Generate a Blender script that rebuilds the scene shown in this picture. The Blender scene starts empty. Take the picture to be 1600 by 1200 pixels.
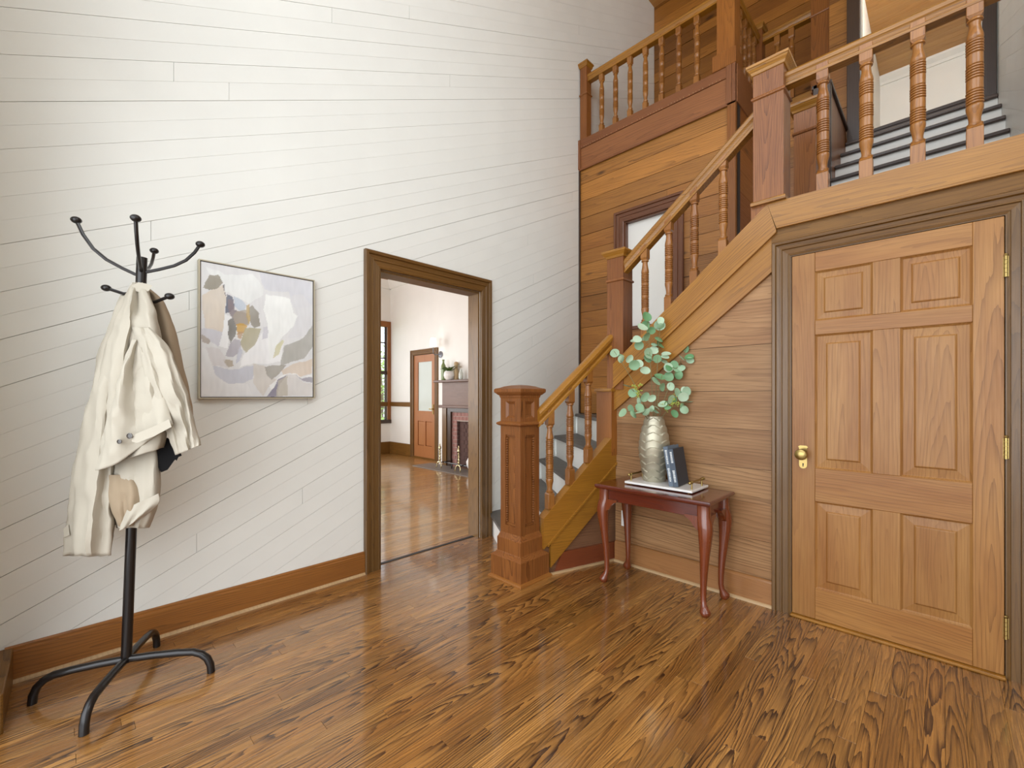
import bpy, bmesh, math, random
from mathutils import Vector, Matrix, noise
random.seed(7)
sc = bpy.context.scene
R_ = math.radians

# ---------------------------------------------------------------- camera, world, lights, exposure
YAW = math.atan2(670, 680)
cam = bpy.data.cameras.new('camera'); camo = bpy.data.objects.new('camera', cam)
sc.collection.objects.link(camo)
camo.location = (0, 0, 1.25); camo.rotation_euler = (R_(90), 0, YAW)
cam.sensor_width = 36; cam.lens = 36 * 680 / 1600; cam.shift_y = 19 / 1600
cam.clip_start = .02
sc.cycles.max_bounces = 8; sc.cycles.diffuse_bounces = 5; sc.cycles.glossy_bounces = 4; sc.cycles.caustics_reflective = False; sc.cycles.caustics_refractive = False
sc.camera = camo
sc.view_settings.view_transform = 'Standard'; sc.view_settings.look = 'None'
sc.view_settings.exposure = 0.0; sc.view_settings.gamma = 1
sc.view_settings.use_curve_mapping = False
w = bpy.data.worlds.new('sky'); sc.world = w; w.use_nodes = True
bg = w.node_tree.nodes['Background']; bg.inputs[0].default_value = (.86, .93, 1, 1); bg.inputs[1].default_value = 2.4

def area(name, loc, rot, sx, sy, power, col=(1, 1, 1)):
    l = bpy.data.lights.new(name, 'AREA'); l.shape = 'RECTANGLE'; l.size = sx; l.size_y = sy
    l.energy = power; l.color = col
    o = bpy.data.objects.new(name, l); sc.collection.objects.link(o)
    o.location = loc; o.rotation_euler = tuple(R_(a) for a in rot)
    return o
# daylight through the openings of the house, plus added fill lamps
area('daylight_front_door', (-.5, -.95, 1.35), (90, 0, 0), 3.3, 2.4, 58, (.95, .975, 1))
area('daylight_upper_front_window', (-.6, -.2, 4.5), (75, 0, 0), 3.2, 2.4, 32, (.95, .975, 1))
area('daylight_hall_window', (1.55, 1.25, 4.6), (90, 0, 90), 2.0, 1.9, 40, (.98, .99, 1))
area('fill_parlor_front', (-5.6, -.95, 1.7), (90, 0, 0), 3.6, 2.0, 128, (.93, .97, 1))  # added fill from an unseen front side, brightens the parlor
area('daylight_parlor_side_window', (-8.55, 2.6, 1.8), (90, 0, -90), 1.6, 2.0, 75, (.93, .97, 1))
area('fill_upper_room', (-.15, 4.86, 5.30), (65, 0, 0), .7, .16, 22, (1, .99, .97))  # added lamp hidden behind the door header, brightens the room; no window there
area('daylight_upper_hall', (1.5, 5.2, 5.6), (90, 0, 90), 1.0, 1.6, 14, (1, .96, .9))

# ---------------------------------------------------------------- materials
def lin(h):
    h = h.lstrip('#')
    return tuple(((int(h[i:i+2], 16) / 255 + .055) / 1.055) ** 2.4 if int(h[i:i+2], 16) > 10 else int(h[i:i+2], 16) / 255 / 12.92 for i in (0, 2, 4)) + (1,)

lin0 = lin

def plain(name, col, rough=.5, metal=0, coat=0, spec=.5, bump=0, bscale=60):
    m = bpy.data.materials.new(name); m.use_nodes = True; nt = m.node_tree
    b = nt.nodes['Principled BSDF']
    b.inputs['Base Color'].default_value = lin(col); b.inputs['Roughness'].default_value = rough
    b.inputs['Metallic'].default_value = metal; b.inputs['Coat Weight'].default_value = coat
    b.inputs['Specular IOR Level'].default_value = spec
    # faint tonal unevenness so that nothing is a dead flat colour
    tc = nt.nodes.new('ShaderNodeTexCoord'); n = nt.nodes.new('ShaderNodeTexNoise'); n.inputs['Scale'].default_value = 3
    n.inputs['Detail'].default_value = 4
    nt.links.new(tc.outputs['Object'], n.inputs['Vector'])
    h = nt.nodes.new('ShaderNodeHueSaturation'); h.inputs['Color'].default_value = lin(col)
    mr = nt.nodes.new('ShaderNodeMapRange'); mr.inputs[3].default_value = .95; mr.inputs[4].default_value = 1.05
    nt.links.new(n.outputs[0], mr.inputs[0]); nt.links.new(mr.outputs[0], h.inputs['Value'])
    nt.links.new(h.outputs[0], b.inputs['Base Color'])
    if bump:
        n2 = nt.nodes.new('ShaderNodeTexNoise'); n2.inputs['Scale'].default_value = bscale; n2.inputs['Detail'].default_value = 5
        nt.links.new(tc.outputs['Object'], n2.inputs['Vector'])
        bp = nt.nodes.new('ShaderNodeBump'); bp.inputs['Strength'].default_value = bump; bp.inputs['Distance'].default_value = .004
        nt.links.new(n2.outputs[0], bp.inputs['Height']); nt.links.new(bp.outputs[0], b.inputs['Normal'])
    return m

# how deep each finish is stained
STAIN = {'parlor_ceiling_boards': .6, 'parlor_door_pine': .75, 'golden_oak_lengthwise': .82, 'golden_oak_upright': .8, 'red_oak_upright': .78, 'turned_oak': .84, 'oak_strip_floor': .88, 'door_pine_upright': .82, 'door_pine_cross': .82, 'worn_pine_boards': .9, 'heart_pine_boards': .9, 'dark_casing_upright': .85, 'dark_casing_cross': .85, 'dark_casing_depth': .85, 'brown_casing_upright': .85, 'brown_casing_cross': .85}
def wood(name, light, mid, dark, axis='X', period=.011, rough=.35, coat=0.0, var=.25, line=.55, knots=0, warp=1.0, spec=.5, mottle=.35, slope=.05, pw=3.5):
    """plain-sawn wood: growth rings cut lengthwise, fibres, per-board tone"""
    m = bpy.data.materials.new(name); m.use_nodes = True; nt = m.node_tree; N = nt.nodes; L = nt.links
    b = N['Principled BSDF']; gn = STAIN.get(name, 1.0)
    def lin(h): c = lin0(h); return tuple(q*gn for q in c[:3]) + (1,)
    def math_(op, a, c=None, d=None):
        n = N.new('ShaderNodeMath'); n.operation = op
        for i, v in enumerate((a, c, d)):
            if v is None: continue
            if isinstance(v, (int, float)): n.inputs[i].default_value = v
            else: L.new(v, n.inputs[i])
        return n.outputs[0]
    tc = N.new('ShaderNodeTexCoord'); oi = N.new('ShaderNodeObjectInfo'); rnd = oi.outputs['Random']
    sp = N.new('ShaderNodeSeparateXYZ'); L.new(tc.outputs['Object'], sp.inputs[0])
    x, y, z = sp.outputs
    along, a1, a2 = {'X': (x, y, z), 'Y': (y, x, z), 'Z': (z, x, y)}[axis]
    r1 = math_('FRACT', math_('MULTIPLY', rnd, 97.3)); r2 = math_('FRACT', math_('MULTIPLY', rnd, 313.7)); r3 = math_('FRACT', math_('MULTIPLY', rnd, 761.1))
    al = math_('ADD', along, math_('MULTIPLY', r1, 13.0))
    def cvec(fa, f1, f2):
        c = N.new('ShaderNodeCombineXYZ')
        L.new(math_('MULTIPLY', al, fa), c.inputs[0]); L.new(math_('MULTIPLY', a1, f1), c.inputs[1]); L.new(math_('MULTIPLY', a2, f2), c.inputs[2])
        return c.outputs[0]
    def noi(vec, scale, detail=3, w=None):
        n = N.new('ShaderNodeTexNoise'); n.noise_dimensions = '4D'; n.inputs['Scale'].default_value = scale; n.inputs['Detail'].default_value = detail
        L.new(vec, n.inputs['Vector']); L.new(math_('MULTIPLY', rnd, 57.0), n.inputs['W'])
        return n.outputs[0]
    n1 = noi(cvec(.5, 4, 4), 1.6, 2)
    n2 = noi(cvec(1.1, 14, 14), 2.0, 3)
    wv = math_('ADD', math_('MULTIPLY', math_('SUBTRACT', n1, .5), .11 * warp), math_('MULTIPLY', math_('SUBTRACT', n2, .5), .022 * warp))
    ca = math_('ADD', a1, math_('MULTIPLY', math_('SUBTRACT', r2, .5), .09))
    cb = math_('ADD', math_('ADD', a2, math_('ADD', math_('MULTIPLY', r3, .05), .012)), math_('MULTIPLY', math_('SUBTRACT', along, 0), slope))
    rad = math_('SQRT', math_('ADD', math_('MULTIPLY', ca, ca), math_('MULTIPLY', cb, cb)))
    rad = math_('ADD', rad, wv)
    g = math_('FRACT', math_('DIVIDE', rad, period))
    # sharp dark latewood line, soft rise
    ln = math_('POWER', g, pw)
    fib = noi(cvec(6, 260, 260), 1.0, 2)
    fibr = N.new('ShaderNodeMapRange'); fibr.inputs[1].default_value = .38; fibr.inputs[2].default_value = .7; L.new(fib, fibr.inputs[0])
    mot = noi(cvec(1.2, 5, 5), 1.4, 4)
    motr = N.new('ShaderNodeMapRange'); motr.inputs[1].default_value = .3; motr.inputs[2].default_value = .7; L.new(mot, motr.inputs[0])
    mx = N.new('ShaderNodeMix'); mx.data_type = 'RGBA'; L.new(math_('ADD', math_('MULTIPLY', motr.outputs[0], mottle), math_('MULTIPLY', r2, 1 - mottle)), mx.inputs[0])
    mx.inputs[6].default_value = lin(light); mx.inputs[7].default_value = lin(mid)
    dk = N.new('ShaderNodeMix'); dk.data_type = 'RGBA'
    lv = math_('MULTIPLY', math_('ADD', math_('MULTIPLY', r3, .7), .4), line)
    L.new(math_('MINIMUM', math_('ADD', math_('MULTIPLY', ln, lv), math_('MULTIPLY', fibr.outputs[0], line * .5)), 1.0), dk.inputs[0])
    L.new(mx.outputs[2], dk.inputs[6]); dk.inputs[7].default_value = lin(dark)
    col = dk.outputs[2]
    if knots:
        v = N.new('ShaderNodeTexVoronoi'); v.inputs['Scale'].default_value = 1.0; L.new(cvec(2.2, 6.5, 6.5), v.inputs['Vector'])
        kr = N.new('ShaderNodeMapRange'); kr.interpolation_type = 'SMOOTHSTEP'; kr.inputs[1].default_value = .06; kr.inputs[2].default_value = .2; kr.inputs[3].default_value = 1; kr.inputs[4].default_value = 0
        L.new(v.outputs['Distance'], kr.inputs[0])
        kx = N.new('ShaderNodeMix'); kx.data_type = 'RGBA'; L.new(math_('MULTIPLY', kr.outputs[0], knots), kx.inputs[0]); L.new(col, kx.inputs[6]); kx.inputs[7].default_value = lin('2e170a')
        col = kx.outputs[2]
    hs = N.new('ShaderNodeHueSaturation'); L.new(col, hs.inputs['Color'])
    L.new(math_('ADD', math_('MULTIPLY', r1, var), 1 - var / 2), hs.inputs['Value'])
    L.new(hs.outputs[0], b.inputs['Base Color'])
    b.inputs['Specular IOR Level'].default_value = spec
    L.new(math_('ADD', math_('MULTIPLY', fibr.outputs[0], .08), rough), b.inputs['Roughness'])
    b.inputs['Coat Weight'].default_value = coat; b.inputs['Coat Roughness'].default_value = .09
    bp = N.new('ShaderNodeBump'); bp.inputs['Strength'].default_value = .12; bp.inputs['Distance'].default_value = .001
    L.new(math_('ADD', math_('MULTIPLY', ln, .6), fibr.outputs[0]), bp.inputs['Height']); L.new(bp.outputs[0], b.inputs['Normal'])
    return m

M = {}
M['white'] = plain('white_painted_board', 'e3e3dd', .45, spec=.35, bump=.06, bscale=25)
M['plaster'] = plain('white_plaster', 'ebe9e3', .6, spec=.3)
M['gap'] = plain('wall_backing', 'b9b6ac', .8)
M['floor'] = wood('oak_strip_floor', 'c68f4c', '98632c', '3a1f0d', 'Y', .0088, .26, .9, .38, 1.0, warp=1.15, slope=.04, pw=2.2)
M['stx'] = wood('golden_oak_lengthwise', 'c0862f', 'a26a20', '5e3a0e', 'X', .012, .32, .1, .14, .6, mottle=.6, spec=.5)
M['stz'] = wood('golden_oak_upright', 'b37232', '955824', '5a3010', 'Z', .012, .34, .05, .14, .6, mottle=.6, spec=.4)
M['newel'] = wood('red_oak_upright', 'ad6f38', '8e5429', '4f2810', 'Z', .010, .36, .05, .15, .6, mottle=.65, spec=.4)
M['bal'] = wood('turned_oak', 'ae7434', '925a26', '562f10', 'Z', .012, .3, .2, .12, .4)
M['redz'] = wood('brown_casing_upright', '835030', '683b20', '351a0b', 'Z', .012, .35, .1, .1, .5)
M['redx'] = wood('brown_casing_cross', '835030', '683b20', '351a0b', 'X', .012, .35, .1, .1, .5)
M['sidex'] = wood('dull_side_board', '8a6448', '6d4a34', '3f2819', 'X', .016, .4, 0, .1, .45, mottle=.8)
M['pinex'] = wood('heart_pine_boards', 'c0823a', '8c5722', '4c290e', 'X', .016, .38, .05, .5, .55, knots=.8)
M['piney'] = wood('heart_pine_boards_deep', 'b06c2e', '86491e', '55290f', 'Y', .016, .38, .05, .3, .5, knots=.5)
M['ceilx'] = wood('pine_ceiling_boards', 'd2a263', 'bd8644', '8d5b28', 'X', .02, .4, 0, .15, .35, mottle=.6)
M['under'] = wood('worn_pine_boards', 'bb9266', '8c613c', '5a3a1e', 'X', .02, .42, 0, .4, .55, mottle=.6, knots=.35, spec=.35)
M['doorz'] = wood('door_pine_upright', 'c08e52', '9f6833', '653c18', 'Z', .014, .36, .0, .1, .48, mottle=.75, spec=.4)
M['doorx'] = wood('door_pine_cross', 'c08c4e', 'a06630', '653c18', 'X', .014, .36, .0, .1, .48, mottle=.75, spec=.4)
M['casz'] = wood('dark_casing_upright', '8a6434', '6b4c26', '3a2612', 'Z', .012, .34, .1, .1, .5)
M['casx'] = wood('dark_casing_cross', '8f652e', '6e491e', '38220d', 'X', .012, .36, .0, .1, .55, spec=.28)
M['casy'] = wood('dark_casing_depth', '8f652e', '6e491e', '38220d', 'Y', .012, .36, .0, .1, .55, spec=.28)
M['basey'] = wood('baseboard_depth', 'a36a2f', '824f20', '4b2a10', 'Y', .013, .36, .1, .12, .45)
M['basex'] = wood('baseboard_cross', 'b58656', '97663a', '67401f', 'X', .013, .36, .1, .12, .45)
M['redbase'] = wood('red_baseboard', '8d4b2a', '6d3420', '40190e', 'X', .012, .3, .15, .1, .45)
M['pale'] = wood('pale_shoe_moulding', 'cbb08a', 'b08f64', '7d5f3c', 'X', .02, .5, 0, .1, .3)
M['dark'] = wood('near_black_trim', '4a3527', '38271d', '1c120c', 'Z', .012, .35, .1, .1, .4)
M['tread'] = wood('dark_grey_tread', '6a655f', '524c47', '2b2724', 'X', .02, .45, 0, .1, .4)
M['mahx'] = wood('mahogany_top', '6a2a18', '4c1a0e', '260a05', 'X', .014, .12, .6, .05, .4)
M['mahz'] = wood('mahogany_leg', '84401f', '622a14', '331208', 'Z', .014, .2, .5, .05, .35)
M['riser'] = plain('white_riser', 'e6e4de', .45)
M['black'] = plain('black_metal', '1d1918', .3, .3, .2)
M['cloth'] = plain('cream_cotton', 'b0a899', .85, spec=.2, bump=.2, bscale=38)
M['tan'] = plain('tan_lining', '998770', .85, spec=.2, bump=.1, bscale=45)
M['horn'] = plain('horn_button', '4b4540', .25, coat=.5)
M['bagblack'] = plain('black_fabric', '0b0a0b', .85, spec=.2)
M['brass'] = plain('aged_brass', 'a8915a', .3, 1)
M['gold'] = plain('champagne_gold', 'b3ad98', .42, .65, bump=.12, bscale=120)
M['marble'] = plain('white_marble', 'eceae6', .2, coat=.3)
M['plate'] = plain('white_plastic', 'eeece6', .35)
M['slot'] = plain('dark_slot', '2a2826', .6)
M['navy'] = plain('slate_cloth_cover', '5d6a78', .6)
M['charcoal'] = plain('charcoal_cloth_cover', '33353b', .65)
M['pages'] = plain('paper_pages', 'dad6cc', .8)
M['print'] = plain('pale_spine_print', 'cfd3d4', .6)
M['glass'] = plain('frosted_glass', 'c9d0c8', .25, spec=.6)
M['clay'] = plain('white_ceramic', 'e9e7e4', .3)
M['greenglass'] = plain('green_glaze', '7f8f5c', .25, coat=.3)
M['tanglaze'] = plain('tan_glaze', 'b59a72', .5)
M['pewter'] = plain('pewter', '75757a', .35, .8)
M['brick'] = plain('red_brick', '9a7068', .85, bump=.3, bscale=80)
M['soot'] = plain('sooty_brick', '58403a', .9, bump=.3, bscale=80)
M['mortar'] = plain('mortar', 'a89c92', .9)
M['slate'] = plain('hearth_slate', '7d746c', .5)
M['frame'] = plain('champagne_frame', 'b5ab93', .4, .3)
M['framein'] = plain('dark_inner_frame', '3c3330', .5)
M['stem'] = plain('eucalyptus_stem', '7a7048', .6)
M['berry'] = plain('eucalyptus_seed', 'a3b04e', .6)
M['mantel'] = wood('dark_mantel', '7c5a44', '624231', '3a241a', 'X', .015, .4, 0, .1, .4)
M['parlorfloor'] = None

def leafmat(name, a, bcol):
    m = bpy.data.materials.new(name); m.use_nodes = True; nt = m.node_tree
    b = nt.nodes['Principled BSDF']; oi = nt.nodes.new('ShaderNodeObjectInfo')
    x = nt.nodes.new('ShaderNodeMix'); x.data_type = 'RGBA'; x.inputs[6].default_value = lin(a); x.inputs[7].default_value = lin(bcol)
    nt.links.new(oi.outputs['Random'], x.inputs[0]); nt.links.new(x.outputs[2], b.inputs['Base Color'])
    b.inputs['Roughness'].default_value = .55
    return m
M['leaf'] = leafmat('eucalyptus_leaf', 'b7cdb2', '578a58')
M['leaf2'] = leafmat('fern_leaf', '5b7a35', '3c5a24')
M['leaf3'] = leafmat('tree_leaf', 'b4d070', '8ab350')

def plank_floor_mat():
    """strip floor of the far parlor, too distant to build plank by plank"""
    m = wood('parlor_strip_floor', 'bd9154', 'a4783e', '5a3c1c', 'Y', .0105, .26, .6, .1, .5, warp=1.5, slope=.0, mottle=.9); nt = m.node_tree; N = nt.nodes; L = nt.links
    b = N['Principled BSDF']
    tc = N.new('ShaderNodeTexCoord'); mp = N.new('ShaderNodeMapping'); mp.inputs['Rotation'].default_value = (0, 0, R_(90))
    L.new(tc.outputs['Object'], mp.inputs[0])
    br = N.new('ShaderNodeTexBrick'); br.inputs['Scale'].default_value = 1; br.inputs['Brick Width'].default_value = .9; br.inputs['Row Height'].default_value = .057
    br.inputs['Mortar Size'].default_value = .0012; br.inputs['Color1'].default_value = (.75, .75, .75, 1); br.inputs['Color2'].default_value = (1.15, 1.15, 1.15, 1); br.inputs['Mortar'].default_value = (.3, .3, .3, 1)
    L.new(mp.outputs[0], br.inputs['Vector'])
    old = b.inputs['Base Color'].links[0].from_socket
    x = N.new('ShaderNodeMix'); x.data_type = 'RGBA'; x.blend_type = 'MULTIPLY'; x.inputs[0].default_value = 1
    L.new(old, x.inputs[6]); L.new(br.outputs[0], x.inputs[7]); L.new(x.outputs[2], b.inputs['Base Color'])
    return m
M['parlorfloor'] = plank_floor_mat()

# ---------------------------------------------------------------- helpers
def wpos(o):
    v = Vector((0, 0, 0))
    while o is not None: v += o.location; o = o.parent
    return v

def tag(o, label=None, cat=None, group=None, kind=None):
    if label: o['label'] = label
    if cat: o['category'] = cat
    if group: o['group'] = group
    if kind: o['kind'] = kind
    return o

def link(name, me, mat, parent=None, loc=None):
    o = bpy.data.objects.new(name, me); sc.collection.objects.link(o)
    if mat is not None and not me.materials: me.materials.append(mat)
    if parent is not None:
        o.parent = parent
    if loc is not None: o.location = Vector(loc) - (wpos(parent) if parent else Vector())
    return o

def empty(name, loc, label, cat, group=None):
    o = bpy.data.objects.new(name, None); sc.collection.objects.link(o); o.location = loc; o.empty_display_size = .1
    return tag(o, label, cat, group)

class B:
    """collects pieces of ONE part; build() links them as one mesh whose origin is at `o`"""
    def __init__(s): s.bm = bmesh.new()
    def add(s, vs, fs):
        v = [s.bm.verts.new(p) for p in vs]
        for f in fs:
            try: s.bm.faces.new([v[i] for i in f])
            except ValueError: pass
        return v
    def box(s, x0, x1, y0, y1, z0, z1, bev=0):
        v = s.add([(x0,y0,z0),(x1,y0,z0),(x1,y1,z0),(x0,y1,z0),(x0,y0,z1),(x1,y0,z1),(x1,y1,z1),(x0,y1,z1)],
                  [(0,3,2,1),(4,5,6,7),(0,1,5,4),(1,2,6,5),(2,3,7,6),(3,0,4,7)])
        if bev:
            es = list({e for q in v for e in q.link_edges})
            bmesh.ops.bevel(s.bm, geom=es, offset=bev, segments=1, affect='EDGES')
        return s
    def prism(s, poly, f, d0, d1):
        """poly [(u,v)], f(u,v,d)->xyz"""
        n = len(poly)
        s.add([f(u, v, d0) for u, v in poly] + [f(u, v, d1) for u, v in poly],
              [tuple(range(n)), tuple(range(2*n-1, n-1, -1))] + [(i, (i+1) % n, n+(i+1) % n, n+i) for i in range(n)])
        return s
    def sqloft(s, prof, c=(0, 0), asp=1.0):
        """square section loft: prof [(half, z)]"""
        vs = []; fs = []
        for h, z in prof:
            vs += [(c[0]-h, c[1]-h*asp, z), (c[0]+h, c[1]-h*asp, z), (c[0]+h, c[1]+h*asp, z), (c[0]-h, c[1]+h*asp, z)]
        for k in range(len(prof)-1):
            for i in range(4):
                j = (i+1) % 4; fs.append((4*k+i, 4*k+j, 4*k+4+j, 4*k+4+i))
        fs.append((3, 2, 1, 0)); m = 4*(len(prof)-1); fs.append((m, m+1, m+2, m+3))
        s.add(vs, fs); return s
    def lathe(s, prof, seg=16, c=(0, 0, 0)):
        vs = []; fs = []; n = len(prof)
        for r, z in prof:
            for k in range(seg):
                a = 2*math.pi*k/seg; vs.append((c[0]+r*math.cos(a), c[1]+r*math.sin(a), c[2]+z))
        for i in range(n-1):
            for k in range(seg):
                k2 = (k+1) % seg; fs.append((i*seg+k, i*seg+k2, (i+1)*seg+k2, (i+1)*seg+k))
        fs.append(tuple(range(seg-1, -1, -1))); fs.append(tuple(range((n-1)*seg, n*seg)))
        s.add(vs, fs); return s
    def tube(s, pts, r, seg=8, sq=False):
        pts = [Vector(p) for p in pts]; n = len(pts); rs = r if isinstance(r, (list, tuple)) else [r]*n
        vs = []; fs = []; prev = None
        for i, p in enumerate(pts):
            t = (pts[min(i+1, n-1)] - pts[max(i-1, 0)]).normalized()
            if prev is None:
                up = Vector((0, 0, 1)) if abs(t.z) < .9 else Vector((1, 0, 0))
                a = t.cross(up).normalized()
            else: a = (prev - t*prev.dot(t)).normalized()
            prev = a; bb = t.cross(a)
            for k in range(seg):
                g = 2*math.pi*(k+.5*(sq))/seg
                vs.append(p + (a*math.cos(g) + bb*math.sin(g))*rs[i])
        for i in range(n-1):
            for k in range(seg):
                k2 = (k+1) % seg; fs.append((i*seg+k, i*seg+k2, (i+1)*seg+k2, (i+1)*seg+k))
        fs.append(tuple(range(seg-1, -1, -1))); fs.append(tuple(range((n-1)*seg, n*seg)))
        s.add(vs, fs); return s
    def ball(s, c, r, seg=10, sc_=(1, 1, 1)):
        pr = [(max(r*math.sin(math.pi*i/seg), r*.02), -r*math.cos(math.pi*i/seg)) for i in range(seg+1)]
        vs = []; fs = []; sg = seg+2
        for q, z in pr:
            for k in range(sg):
                a = 2*math.pi*k/sg; vs.append((c[0]+q*math.cos(a)*sc_[0], c[1]+q*math.sin(a)*sc_[1], c[2]+z*sc_[2]))
        for i in range(seg):
            for k in range(sg):
                k2 = (k+1) % sg; fs.append((i*sg+k, i*sg+k2, (i+1)*sg+k2, (i+1)*sg+k))
        fs.append(tuple(range(sg-1, -1, -1))); fs.append(tuple(range(seg*sg, (seg+1)*sg)))
        s.add(vs, fs); return s
    def sweep(s, prof, path, f):
        """prof [(o,d)] o = outward offset in plane, d = height off plane; path [(u,v)] open polyline, mitred; f(u,v,d)"""
        n = len(path); m = len(prof); vs = []; fs = []
        for i, p in enumerate(path):
            p = Vector(p)
            t0 = (p - Vector(path[i-1])).normalized() if i else None
            t1 = (Vector(path[i+1]) - p).normalized() if i < n-1 else None
            if t0 is None: t0 = t1
            if t1 is None: t1 = t0
            n0 = Vector((-t0.y, t0.x)); n1 = Vector((-t1.y, t1.x)); mm = (n0+n1).normalized(); k = 1/max(.2, mm.dot(n0))
            for o, d in prof:
                q = p + mm*(o*k); vs.append(f(q.x, q.y, d))
        for i in range(n-1):
            for j in range(m):
                j2 = (j+1) % m; fs.append((i*m+j, i*m+j2, (i+1)*m+j2, (i+1)*m+j))
        fs.append(tuple(range(m-1, -1, -1))); fs.append(tuple(range((n-1)*m, n*m)))
        s.add(vs, fs); return s
    def mesh(s, name, o=(0, 0, 0), smooth=False):
        bmesh.ops.recalc_face_normals(s.bm, faces=s.bm.faces[:])
        if any(o): bmesh.ops.translate(s.bm, vec=-Vector(o), verts=s.bm.verts[:])
        me = bpy.data.meshes.new(name); s.bm.to_mesh(me); s.bm.free()
        if smooth:
            me.polygons.foreach_set('use_smooth', [True]*len(me.polygons))
            me.set_sharp_from_angle(angle=R_(38))
        return me
    def build(s, name, mat, parent=None, o=None, smooth=False):
        if o is None:
            co = [v.co for v in s.bm.verts]
            o = tuple((min(c[i] for c in co)+max(c[i] for c in co))/2 for i in range(3))
        return link(name, s.mesh(name, o, smooth), mat, parent, o)

def struct(o): o['kind'] = 'structure'; return o

def clip(poly, a, b, c):
    """keep a*u+b*v <= c"""
    out = []
    for i in range(len(poly)):
        p, q = poly[i], poly[(i+1) % len(poly)]
        dp, dq = a*p[0]+b*p[1]-c, a*q[0]+b*q[1]-c
        if dp <= 0: out.append(p)
        if (dp < 0 < dq) or (dq < 0 < dp):
            t = dp/(dp-dq); out.append((p[0]+(q[0]-p[0])*t, p[1]+(q[1]-p[1])*t))
    return out

def rect(u0, u1, v0, v1): return [(u0, v0), (u1, v0), (u1, v1), (u0, v1)]

def boards(parent, name, mat, regions, f, dirv, rows, joints, thick=.012, gap=(.0008, .003), uneven=.0015, every2=False):
    """real boards on a wall: regions = convex polygons; dirv = board direction (du,dv); rows = offsets along the normal"""
    L = math.hypot(*dirv); d = (dirv[0]/L, dirv[1]/L); nrm = (-d[1], d[0])
    made = []
    gs = [(random.uniform(*gap) if i % 2 else gap[0]) if every2 else random.uniform(*gap) for i in range(len(rows))]
    for i, (r0, r1) in enumerate(zip(rows[:-1], rows[1:])):
        cuts = [-99] + sorted(joints()) + [99]
        for c0, c1 in zip(cuts[:-1], cuts[1:]):
            b = B(); ok = False; pr = random.uniform(0, uneven)
            for reg in regions:
                p = clip(reg, -nrm[0], -nrm[1], -(r0+gs[i]/2)); p = clip(p, nrm[0], nrm[1], r1-gs[i+1]/2) if len(p) > 2 else []
                p = clip(p, -1, 0, -(c0+.0008)) if len(p) > 2 else []; p = clip(p, 1, 0, c1-.0008) if len(p) > 2 else []
                if len(p) < 3: continue
                ar = abs(sum(p[i][0]*p[(i+1) % len(p)][1]-p[(i+1) % len(p)][0]*p[i][1] for i in range(len(p))))/2
                if ar < 2e-4: continue
                b.prism(p, f, 0, thick-pr); ok = True
            if ok: made.append(b.build(name, mat, parent))
            else: b.bm.free()
    return made

# ================================================================ THE SETTING
# ---- floor, plank by plank
fl = struct(B().box(-3.04, 1.6, -.32, 4.03, -.06, -.006).build('floor', M['slot'], o=(0, 0, 0)))
pw = .057; x = -2.895; k = 0
while x < 1.58:
    y = -.32; first = True
    while y < 2.95:
        ln = random.uniform(.55, 1.9) * (random.uniform(.2, 1) if first else 1); y2 = min(y+ln, 2.96)
        if 2.96-y2 < .3: y2 = 2.96
        B().box(x+.0004, x+pw-.0004, y+.0005, y2-.0005, -.006, -random.uniform(0, .0004), .0003).build('plank', M['floor'], fl)
        y = y2; first = False
    x += pw; k += 1
for i in range(3):      # boards carried through the wall opening
    B().box(-3.04+i*.048, -3.04+i*.048+.0475, 1.5, 2.6, -.006, -.0003, .0008).build('plank', M['floor'], fl)
pf = struct(B().box(-8.7, -3.042, -1.0, 4.96, -.05, 0).build('floor', M['parlorfloor'], o=(0, 0, 0)))
struct(B().box(-9, 3.5, -5, -.321, -.12, -.02).build('floor', M['slate'], o=(0, -3, 0)))

# ---- left wall: painted boards laid on a slant
def FL(u, v, d): return (-2.912+d, u, v)
wl = B()
for a in ((-.4, 1.57, 0, 6.77), (1.57, 2.54, 2.17, 6.77), (2.54, 5.9, 0, 6.77)): wl.box(-3.04, -2.912, a[0], a[1], a[2], a[3])
wl = struct(wl.build('wall_left', M['plaster'], o=(0, 0, 0)))
wl.data.materials.clear(); wl.data.materials.append(M['gap'])
SL = R_(26.1); dv = (math.cos(SL), math.sin(SL))
rows = [1.8983 + .0925*i for i in range(-48, 47)]
boards(wl, 'board', M['white'], [rect(-.22, 1.57, 0, 6.77), rect(1.57, 2.54, 2.17, 6.77), rect(2.54, 5.82, 0, 6.77)], FL, dv, rows,
       lambda: [u for u in (random.uniform(.2, 1.6), random.uniform(1.8, 3.6), random.uniform(3.7, 5.5)) if random.random() < .16], gap=(.0007, .0026), uneven=.0008, every2=True)
# parlor side of the same wall
pl_ = B()
for a in ((-1., 1.57, 0, 3.8), (1.57, 2.54, 2.17, 3.8), (2.54, 4.96, 0, 3.8)): pl_.box(-3.06, -3.041, a[0], a[1], a[2], a[3])
struct(pl_.build('wall_parlor_near', M['plaster'], o=(-3.05, 2, 0)))

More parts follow.
